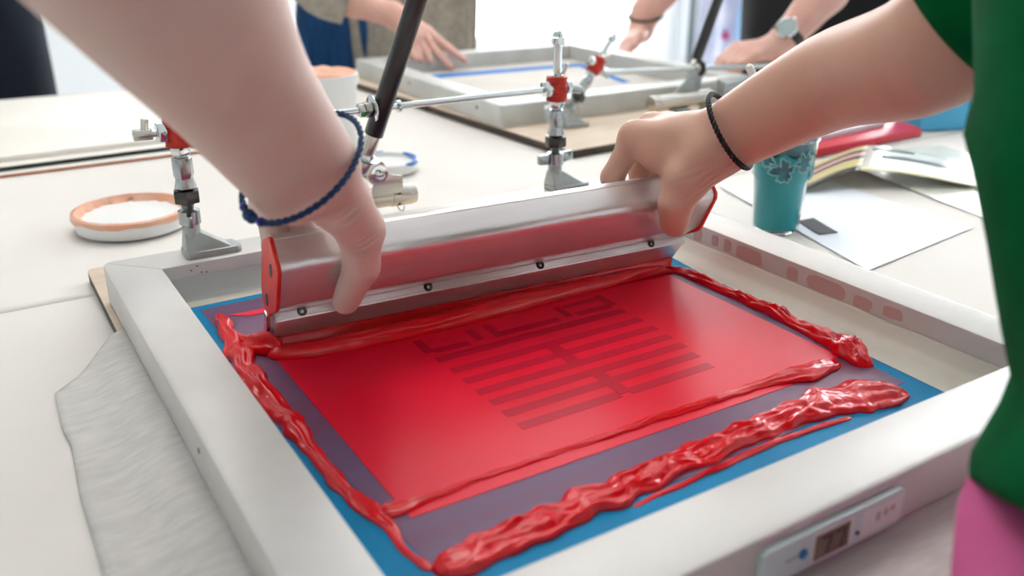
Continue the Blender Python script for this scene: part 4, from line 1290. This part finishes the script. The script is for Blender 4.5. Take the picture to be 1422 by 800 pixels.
# upper arms, shoulders, trunk and legs (mostly out of the picture), coarse
SL, SR = (0.175, -0.735, 0.575), (0.455, -0.640, 0.560)
big = [(0.03, [(vec(LA[0]), vec(SL), 0.040, 0.052), (vec(RA[0]), vec(SR), 0.036, 0.050), (vec(SL), vec(SR), 0.055, 0.055),
               (vec((0.315, -0.69, 0.58)), vec((0.32, -0.70, 0.68)), 0.055, 0.050),
               (vec((0.32, -0.68, 0.50)), vec((0.30, -0.74, 0.02)), 0.095, 0.10),
               (vec((0.24, -0.76, -0.05)), vec((0.23, -0.78, -0.42)), 0.075, 0.055), (vec((0.37, -0.76, -0.05)), vec((0.37, -0.78, -0.42)), 0.075, 0.055),
               (vec((0.23, -0.78, -0.42)), vec((0.23, -0.79, -0.70)), 0.052, 0.036), (vec((0.37, -0.78, -0.42)), vec((0.37, -0.79, -0.70)), 0.052, 0.036),
               (vec((0.23, -0.79, -0.72)), vec((0.23, -0.66, -0.735)), 0.034, 0.024), (vec((0.37, -0.79, -0.72)), vec((0.37, -0.66, -0.735)), 0.034, 0.024)])]
Bm = sdf_mesh(big, 0, 0.012)
body = np_object('body', [Lm, Bm], 'skin', pe, OP)
body.data.materials.append(MATS['skin_tan'])
# right arm appended to the same mesh
bmx = bmesh.new(); bmx.from_mesh(body.data)
n0 = len(bmx.verts)
bv = [bmx.verts.new(tuple(p - OP)) for p in Rm[0]]
for f in Rm[1]:
    fc = bmx.faces.new([bv[i] for i in f]); fc.smooth = True; fc.material_index = 1
bmx.to_mesh(body.data); bmx.free()
def ring_loft(name, rings, material, parent, off, n=40, fold=0.0, seed=0, caps=True, fz=8):
    """rings: (cx, cy, z, rx, ry, yaw)"""
    out = []
    for cx, cy, z, rx, ry, yaw in rings:
        ring = []
        for i in range(n):
            a = 2 * math.pi * i / n
            k = 1 + fold * noise.noise((math.cos(a) * 2.4 + seed, math.sin(a) * 2.4, z * fz))
            x, y = rx * k * math.cos(a), ry * k * math.sin(a)
            ring.append((cx + x * math.cos(yaw) - y * math.sin(yaw), cy + x * math.sin(yaw) + y * math.cos(yaw), z))
        out.append(ring)
    return MB().hull_loft(out, caps).build(name, material, parent, off=off, angle=180)


def torso_rings(sil, r, ry):
    out = []
    for x, y, z in sil:
        d = Vector((x - CAM_P.x, y - CAM_P.y, 0)).normalized()
        out.append((x + d.y * r, y - d.x * r, z, r, ry, math.atan2(-d.x, d.y)))
    return out


sil = [(0.2110, -0.5585, 0.0800), (0.2050, -0.5600, 0.0886), (0.2237, -0.5572, 0.1052), (0.2362, -0.5531, 0.1166), (0.2408, -0.5397, 0.1370), (0.2470, -0.5228, 0.1665), (0.2579, -0.5041, 0.1927), (0.2570, -0.4970, 0.2089), (0.2666, -0.4930, 0.2266)]
rs = torso_rings(sil, 0.135, 0.115)
lastyaw = rs[-1][5]
rs += [(0.345, -0.605, 0.30, 0.150, 0.125, lastyaw), (0.335, -0.640, 0.40, 0.160, 0.120, lastyaw), (0.325, -0.670, 0.50, 0.165, 0.105, lastyaw + 0.1), (0.318, -0.685, 0.57, 0.130, 0.085, lastyaw + 0.2), (0.316, -0.690, 0.61, 0.070, 0.065, lastyaw + 0.2)]
shirt = MB()
out = []
for cx, cy, z, rx, ry, yaw in rs:
    ring = []
    for i in range(48):
        a = 2 * math.pi * i / 48
        k = 1 + 0.03 * noise.noise((math.cos(a) * 2.4, math.sin(a) * 2.4, z * 9))
        x, y = rx * k * math.cos(a), ry * k * math.sin(a)
        px, py = x * math.cos(yaw) - y * math.sin(yaw), x * math.sin(yaw) + y * math.cos(yaw)
        tilt_k = (0.45, 0.45, 0.38, 0.32, 0.20, 0.08)[len(out)] if len(out) < 6 else 0.0
        near_side = max(0.0, -(px * 0.90 + py * 0.44))       # the hem rides up towards the back of the person
        ring.append((cx + px, cy + py, z + tilt_k * near_side))
    out.append(ring)
shirt.hull_loft(out)
shirt.tube(catmull([(0.3600, -0.4230, 0.2430), (0.3720, -0.4600, 0.2850), (0.3850, -0.4960, 0.3350), (0.4150, -0.5700, 0.4450), (0.4350, -0.6300, 0.5500), (0.3600, -0.66, 0.56)], 5), [0.0470] + [0.050] * 5 + [0.054] * 5 + [0.060] * 10 + [0.066] * 5, 28)
shirt.tube(catmull([(0.02, -0.575, 0.455), (0.10, -0.66, 0.52), (0.18, -0.735, 0.575), (0.27, -0.70, 0.565)], 5), [0.056] + [0.060] * 15, 28)
shirt.build('shirt', 'green_fabric', pe, off=pe.location, angle=180)
sil2 = [(0.2600, -0.5650, 0.1000), (0.2250, -0.5650, 0.0900), (0.1890, -0.5660, 0.0800), (0.1725, -0.5773, 0.0636), (0.1680, -0.5900, 0.0300)]
rk = torso_rings(sil2, 0.145, 0.130)
rk += [(0.250, -0.745, -0.02, 0.160, 0.150, lastyaw), (0.255, -0.760, -0.12, 0.175, 0.160, lastyaw), (0.260, -0.770, -0.28, 0.190, 0.170, lastyaw), (0.265, -0.775, -0.45, 0.200, 0.180, lastyaw)]
ring_loft('skirt', rk, 'pink_fabric', pe, pe.location, 48, 0.03, 4)
for x in (0.23, 0.37):
    MB().hull_loft([[(x + 0.040 * math.cos(a) * k, -0.715 + 0.105 * math.sin(a) * k, z) for a in np.linspace(0, 2 * math.pi, 24, endpoint=False)] for z, k in ((FLOOR + 0.001, 0.95), (FLOOR + 0.02, 1.0), (FLOOR + 0.045, 0.9), (FLOOR + 0.075, 0.55))]).build('shoe', 'black_fabric', pe, off=pe.location)


# bracelets
def bracelet(name, A, Bp, C, r, material, label, beads=(), knot=None, n=72):
    A, Bp, C = Vector(A), Vector(Bp), Vector(C)
    M = (A + Bp) / 2; a = (Bp - A) / 2; c = C - M
    t = thing(name, tuple(M), label, 'bracelet')
    cord = MB()
    for ph in (0, math.pi):
        pts = []
        for i in range(n * 2):
            th = math.pi * i / n
            p = M + a * math.cos(th) + c * math.sin(th)
            tan = (-a * math.sin(th) + c * math.cos(th)).normalized()
            nn = (p - M).normalized(); bb = tan.cross(nn)
            w = th * 26 + ph
            pts.append(p + (nn * math.cos(w) + bb * math.sin(w)) * r * 0.45)
        cord.tube(pts, r * 0.72, 8, closed=True)
    cord.build('cord', material, t, off=t.location, angle=180)
    for th, br, m in beads:
        th = math.radians(th)
        p = M + a * math.cos(th) + c * math.sin(th)
        MB().lathe([(br * math.sin(math.pi * k / 8) + 1e-5, -br * math.cos(math.pi * k / 8)) for k in range(9)], tuple(p), 16).build('bead', m, t, off=t.location)
    return t


bracelet('bracelet', (0.0120, -0.2240, 0.1510), (0.0755, -0.2500, 0.1795), (0.0259, -0.2782, 0.1490), 0.0018, 'navy_cord', 'blue braided cord bracelet with beads and a knot on the left wrist',
         ((160, 0.0026, 'royal_bead'), (147, 0.0036, 'navy_cord'), (141, 0.0034, 'navy_cord'), (128, 0.0027, 'royal_bead')))
bracelet('bracelet', (0.3850, -0.2090, 0.1690), (0.3985, -0.2440, 0.1175), (0.3590, -0.2500, 0.1455), 0.0020, 'black_cord', 'black braided cord bracelet on the wrist above the teal ink cup')

# ---- woman in a cardigan behind the back frame
p2 = thing('person', (0.80, 1.36, FLOOR), 'person in grey cardigan and blue jeans pointing onto the back frame', 'person')
O2p = np.array(p2.location)
ax = [(0.7199, 0.9910, 0.0830), (0.6758, 1.0071, 0.1120), (0.6011, 1.0285, 0.1385), (0.5355, 1.0600, 0.1694), (0.53, 1.15, 0.28), (0.60, 1.36, 0.50)]
ix = [(0.7387, 0.9766, 0.0776), (0.7672, 0.9444, 0.0479), (0.7919, 0.9171, 0.0236)]
mx = [(0.7248, 0.9691, 0.0707), (0.7446, 0.9398, 0.0357), (0.7596, 0.9166, 0.0120)]
rx_ = [(0.7090, 0.9667, 0.0651), (0.7188, 0.9470, 0.0397), (0.7224, 0.9356, 0.0250)]
px_ = [(0.6951, 0.9644, 0.0623), (0.6989, 0.9517, 0.0437), (0.7012, 0.9381, 0.0291)]
tx = [(0.6985, 0.9700, 0.0757), (0.6790, 0.9496, 0.0504), (0.6853, 0.9379, 0.0345)]
w2 = vec((0.6758, 1.0071, 0.1120))
g2 = [(0.012, limb(ax[1:], [0.024, 0.030, 0.034, 0.038, 0.045]) + [(w2, vec(ix[0]), 0.020, 0.012), (w2, vec(mx[0]), 0.020, 0.012), (w2, vec(rx_[0]), 0.02, 0.012), (w2, vec(px_[0]), 0.02, 0.011), (w2, vec(tx[0]), 0.018, 0.013)])]
g2 += [(0.004, limb(c, [0.0098, 0.0088, 0.0076])) for c in (ix, mx, rx_, px_)] + [(0.004, limb(tx, [0.012, 0.010, 0.0085]))]
hm = sdf_mesh(g2, 0.006, 0.0035)
b2 = [(0.04, [(vec((0.62, 1.38, 0.50)), vec((0.98, 1.30, 0.50)), 0.06, 0.06), (vec((0.80, 1.36, 0.50)), vec((0.80, 1.38, 0.05)), 0.11, 0.12), (vec((0.80, 1.36, 0.52)), vec((0.80, 1.34, 0.64)), 0.05, 0.05)])]
np_object('body', [hm, sdf_mesh(b2, 0, 0.014)], 'skin_far', p2, O2p)
jr = [(0.655, 1.350, FLOOR + 0.06, 0.055, 0.055, 0), (0.655, 1.345, -0.40, 0.070, 0.072, 0), (0.660, 1.335, -0.10, 0.085, 0.090, 0), (0.70, 1.340, 0.06, 0.110, 0.100, 0), (0.74, 1.35, 0.20, 0.130, 0.10, 0)]
ring_loft('jeans_leg', jr, 'denim', p2, p2.location, 28, 0.04, 2)
jr = [(0.86, 1.31, FLOOR + 0.06, 0.055, 0.055, 0), (0.86, 1.31, -0.40, 0.070, 0.072, 0), (0.86, 1.30, -0.10, 0.085, 0.090, 0), (0.83, 1.33, 0.06, 0.120, 0.100, 0), (0.80, 1.35, 0.20, 0.130, 0.10, 0)]
ring_loft('jeans_leg', jr, 'denim', p2, p2.location, 28, 0.04, 3)
for x in (0.655, 0.86):
    MB().hull_loft([[(x + 0.042 * math.cos(a) * k, 1.29 + 0.110 * math.sin(a) * k, z) for a in np.linspace(0, 2 * math.pi, 24, endpoint=False)] for z, k in ((FLOOR + 0.001, 0.95), (FLOOR + 0.03, 1.0), (FLOOR + 0.07, 0.6))]).build('shoe', 'black_fabric', p2, off=p2.location)
# cardigan: back/torso, hanging front panel, sleeve
cdg = MB()
def panel(pts_top, pts_bot, th, folds, seed, nz=14):
    rings = []
    m = len(pts_top)
    for j in range(nz + 1):
        v = j / nz
        fr_, bk_ = [], []
        for i in range(m):
            a = Vector(pts_top[i]); b = Vector(pts_bot[i])
            p = a.lerp(b, v)
            off = folds * noise.noise((i * 0.55 + seed, v * 1.4, 0.3))
            fr_.append((p.x, p.y + off - th / 2, p.z)); bk_.append((p.x, p.y + off + th / 2, p.z))
        rings.append(fr_ + bk_[::-1])
    cdg.hull_loft(rings)
N = 16
panel([(0.66 + 0.30 * i / N, 1.275 - 0.115 * i / N, 0.36) for i in range(N + 1)], [(0.695 + 0.245 * i / N, 1.235 - 0.06 * i / N, -0.22) for i in range(N + 1)], 0.02, 0.035, 1)
rings = []
for z, rx, ry in ((-0.20, 0.17, 0.09), (0.05, 0.17, 0.10), (0.30, 0.18, 0.12), (0.48, 0.20, 0.115), (0.56, 0.13, 0.08)):
    rings.append([(0.84 + rx * math.cos(a) * (1 + 0.04 * noise.noise((a * 3, z * 5, 0))) * 0.97 + 0.0, 1.43 - 0.12 * (z if z > 0.05 else 0.05) + ry * math.sin(a), z) for a in np.linspace(0, 2 * math.pi, 36, endpoint=False)])
cdg.hull_loft(rings)
cdg.tube(catmull([(0.590, 1.032, 0.143), (0.535, 1.060, 0.172), (0.525, 1.150, 0.280), (0.60, 1.36, 0.48), (0.76, 1.40, 0.50)], 5), [0.050] * 6 + [0.058] * 10 + [0.07] * 5, 24)
cdg.build('cardigan', 'cardigan_knit', p2, off=p2.location, angle=180)

# ---- person in black with a watch
p3 = thing('person', (1.54, 0.66, FLOOR), 'person in black clothes with a wrist watch leaning on the back frame', 'person')
O3 = np.array(p3.location)
A = [(1.2130, 0.8740, 0.0640), (1.2250, 0.8700, 0.1050), (1.3000, 0.8050, 0.2250), (1.45, 0.80, 0.42)]
Bq = [(1.2100, 0.4760, 0.0740), (1.2300, 0.4690, 0.0930), (1.2950, 0.4500, 0.1700), (1.38, 0.46, 0.27), (1.50, 0.52, 0.44)]
def simple_hand(w, d, side, curl=-0.4):
    """fingers spread from the knuckles along d, side = direction from little finger to index"""
    w, d, side = vec(w), vec(d), vec(side)
    d = d / np.linalg.norm(d); side = side / np.linalg.norm(side)
    dn = np.array((0, 0, -1.0))
    tr = []; fg = []
    for k, (o_, L) in enumerate(((0.026, 0.040), (0.009, 0.045), (-0.009, 0.042), (-0.025, 0.033))):
        m = w + d * 0.060 + side * o_
        tr.append((w, m, 0.019, 0.011))
        p1 = m + d * L * 0.8 + dn * L * 0.25; p2_ = p1 + d * L * 0.35 + dn * L * 0.55
        fg.append((0.004, limb([m, p1, p2_], [0.0098, 0.0088, 0.0076])))
    t0 = w + d * 0.020 + side * 0.022
    fg.append((0.004, limb([t0, t0 + d * 0.030 + side * 0.022, t0 + d * 0.055 + side * 0.018 + dn * 0.008], [0.013, 0.0105, 0.0085])))
    return tr, fg
trA, fgA = simple_hand(A[0], (-0.62, -0.30, -0.26), (-0.2, -0.9, 0.3))
trB, fgB = simple_hand(Bq[0], (-0.80, 0.30, -0.16), (0.1, 0.9, 0.1))
ga = [(0.012, limb(A, [0.029, 0.031, 0.042, 0.048]) + trA)] + fgA
gb = [(0.012, limb(Bq, [0.026, 0.028, 0.040, 0.044, 0.05]) + trB)] + fgB
b3 = [(0.04, [(vec((1.50, 0.84, 0.46)), vec((1.58, 0.50, 0.46)), 0.06, 0.06), (vec((1.55, 0.66, 0.46)), vec((1.56, 0.66, 0.0)), 0.10, 0.11), (vec((1.54, 0.66, 0.5)), vec((1.54, 0.66, 0.62)), 0.05, 0.05)])]
np_object('body', [sdf_mesh(ga, 0.006, 0.004), sdf_mesh(gb, 0.006, 0.004), sdf_mesh(b3, 0, 0.014)], 'skin_far', p3, O3)
ring_loft('shirt', [(1.545, 0.66, -0.12, 0.125, 0.185, 0.1), (1.54, 0.66, 0.05, 0.125, 0.185, 0.1), (1.53, 0.66, 0.25, 0.135, 0.19, 0.1), (1.53, 0.66, 0.42, 0.125, 0.21, 0.1), (1.54, 0.66, 0.52, 0.09, 0.15, 0.1), (1.54, 0.66, 0.55, 0.06, 0.07, 0.1)], 'black_fabric', p3, p3.location, 36, 0.06, 5)
for path in ([(1.36, 0.80, 0.30), (1.43, 0.80, 0.39), (1.50, 0.78, 0.45), (1.54, 0.70, 0.46)], [(1.40, 0.468, 0.295), (1.46, 0.50, 0.39), (1.53, 0.54, 0.45), (1.55, 0.62, 0.46)]):
    MB().tube(catmull(path, 4), 0.062, 20).build('sleeve', 'black_fabric', p3, off=p3.location)
for y, s_ in ((0.57, 1), (0.75, 2)):
    ring_loft('trouser_leg', [(1.57, y, FLOOR + 0.05, 0.06, 0.06, 0), (1.57, y, -0.4, 0.075, 0.075, 0), (1.555, y, -0.08, 0.095, 0.095, 0)], 'black_fabric', p3, p3.location, 24, 0.04, s_)
    MB().hull_loft([[(1.54 + 0.12 * math.cos(a) * k, y + 0.045 * math.sin(a) * k, z) for a in np.linspace(0, 2 * math.pi, 24, endpoint=False)] for z, k in ((FLOOR + 0.001, 0.95), (FLOOR + 0.03, 1.0), (FLOOR + 0.06, 0.55))]).build('shoe', 'black_fabric', p3, off=p3.location)
bracelet('bracelet', (1.1915, 0.8900, 0.0900), (1.2535, 0.8530, 0.0960), (1.2060, 0.8415, 0.0860), 0.0030, 'watch_strap', 'thin dark bracelet on the wrist of the person in black', n=40)
# wrist watch
wc = thing('wrist_watch', (1.2300, 0.4690, 0.0930), 'round steel wrist watch with dark strap on the forearm at the back', 'watch')
wa = Vector((0.62, -0.18, 0.76)).normalized(); e_a = Vector((-0.35, -0.93, 0.07)); e_a = (e_a - wa * e_a.dot(wa)).normalized(); e_b = wa.cross(e_a)
rings = []
for i in range(40):
    th = 2 * math.pi * i / 40
    dvec = e_a * math.cos(th) + e_b * math.sin(th)
    c = Vector((1.2300, 0.4690, 0.0930))
    rings.append([c + dvec * r + wa * s_ for r, s_ in ((0.0280, -0.009), (0.0280, 0.009), (0.0312, 0.009), (0.0312, -0.009))])
MB().hull_loft(rings, closed=True).build('strap', 'watch_strap', wc, off=wc.location)
fd = (e_a * 0.75 + e_b * (0.66 if e_b.z > 0 else -0.66)).normalized()
c = Vector((1.2300, 0.4690, 0.0930)) + fd * 0.0300
MB().lathe([(0.018, 0), (0.0195, 0.002), (0.0195, 0.007), (0.017, 0.009), (0.0165, 0.0075), (0.0001, 0.0075)], tuple(c), 36, axis=tuple(fd)).build('case', 'chrome', wc, off=wc.location)
MB().lathe([(0.0163, 0.0076), (0.0001, 0.0080)], tuple(c), 36, axis=tuple(fd)).build('dial', 'watch_glass', wc, off=wc.location)
MB().cyl(c + fd * 0.004 + wa * 0.019, c + fd * 0.004 + wa * 0.024, 0.003, n=12).build('crown', 'chrome', wc, off=wc.location)

# ---- person in navy trousers at the far left
p4 = thing('person', (0.0, 1.60, FLOOR), 'person in dark navy trousers standing behind the white panels', 'person')
for x, y, s_ in ((-0.085, 1.62, 1), (0.012, 1.58, 2)):
    ring_loft('trouser_leg', [(x, y, FLOOR + 0.04, 0.065, 0.065, 0), (x, y, -0.4, 0.078, 0.078, 0), (x - 0.003, y, -0.05, 0.086, 0.088, 0), (x - 0.015, y, 0.14, 0.096, 0.10, 0), (-0.045, 1.60, 0.26, 0.12, 0.11, 0)], 'navy_fabric', p4, p4.location, 28, 0.05, s_)
    MB().hull_loft([[(x + 0.045 * math.cos(a) * k, y - 0.05 + 0.12 * math.sin(a) * k, z) for a in np.linspace(0, 2 * math.pi, 24, endpoint=False)] for z, k in ((FLOOR + 0.001, 0.95), (FLOOR + 0.03, 1.0), (FLOOR + 0.06, 0.55))]).build('shoe', 'black_fabric', p4, off=p4.location)
ring_loft('shirt', [(-0.04, 1.60, 0.20, 0.165, 0.115, 0), (-0.04, 1.60, 0.45, 0.17, 0.12, 0), (-0.04, 1.60, 0.68, 0.19, 0.11, 0), (-0.04, 1.60, 0.76, 0.10, 0.08, 0)], 'navy_fabric', p4, p4.location, 36, 0.05, 7)
np_object('body', [sdf_mesh([(0.03, [(vec((-0.04, 1.60, 0.70)), vec((-0.04, 1.58, 0.88)), 0.055, 0.05), (vec((-0.22, 1.6, 0.66)), vec((-0.26, 1.56, 0.32)), 0.05, 0.04), (vec((0.14, 1.6, 0.66)), vec((0.18, 1.60, 0.36)), 0.05, 0.04), (vec((-0.22, 1.6, 0.66)), vec((0.14, 1.6, 0.66)), 0.05, 0.05)])], 0, 0.014)], 'skin_far', p4, np.array(p4.location))

# ---- printed cloth hanging in front of the window
ck = thing('hanging_cloth', (2.93, 2.30, FLOOR), 'white cloth with blue and pink prints hanging before the window', 'cloth')
vs = []; nx, nz = 30, 30
for j in range(nz + 1):
    for i in range(nx + 1):
        u = i / nx; v = j / nz
        x = 2.80 + 0.27 * u; y = 2.40 - 0.17 * u + 0.015 * math.sin(u * 17)
        vs.append((x, y, -0.36 + 0.62 * v))
mb = MB().add(vs, [(j * (nx + 1) + i, j * (nx + 1) + i + 1, (j + 1) * (nx + 1) + i + 1, (j + 1) * (nx + 1) + i) for j in range(nz) for i in range(nx)])
o = mb.build('sheet', 'tie_dye', ck, off=ck.location, angle=180)
md = o.modifiers.new('thickness', 'SOLIDIFY'); md.thickness = 0.002
for u, z, sx, sz, m in ((0.20, -0.12, 0.022, 0.024, 'pink_fabric'), (0.45, -0.20, 0.018, 0.020, 'pink_fabric'), (0.35, -0.02, 0.016, 0.016, 'pink_fabric'), (0.62, -0.14, 0.030, 0.13, 'pale_blue_print'), (0.55, 0.03, 0.08, 0.03, 'pale_blue_print')):
    x = 2.80 + 0.27 * u; y = 2.40 - 0.17 * u + 0.015 * math.sin(u * 17) - 0.006
    dx = Vector((0.846, -0.533, 0))
    pts = [Vector((x, y, z)) + dx * sx * math.cos(a) + Vector((0, 0, sz * math.sin(a))) for a in np.linspace(0, 2 * math.pi, 14, endpoint=False)]
    nrm = Vector((-0.533, -0.846, 0)) * 0.006
    MB().hull_loft([[p for p in pts], [p + nrm for p in pts]]).build('print_patch', m, ck, off=ck.location)
for u in (0.0, 1.0):
    x = 2.80 + 0.27 * u; y = 2.40 - 0.17 * u
    MB().cyl((x, y, FLOOR + 0.002), (x, y, 0.27), 0.008, n=10).build('stand_post', 'leg_steel', ck, off=ck.location)
MB().cyl((2.80, 2.40, 0.265), (3.07, 2.23, 0.265), 0.008, n=10).build('stand_rail', 'leg_steel', ck, off=ck.location)
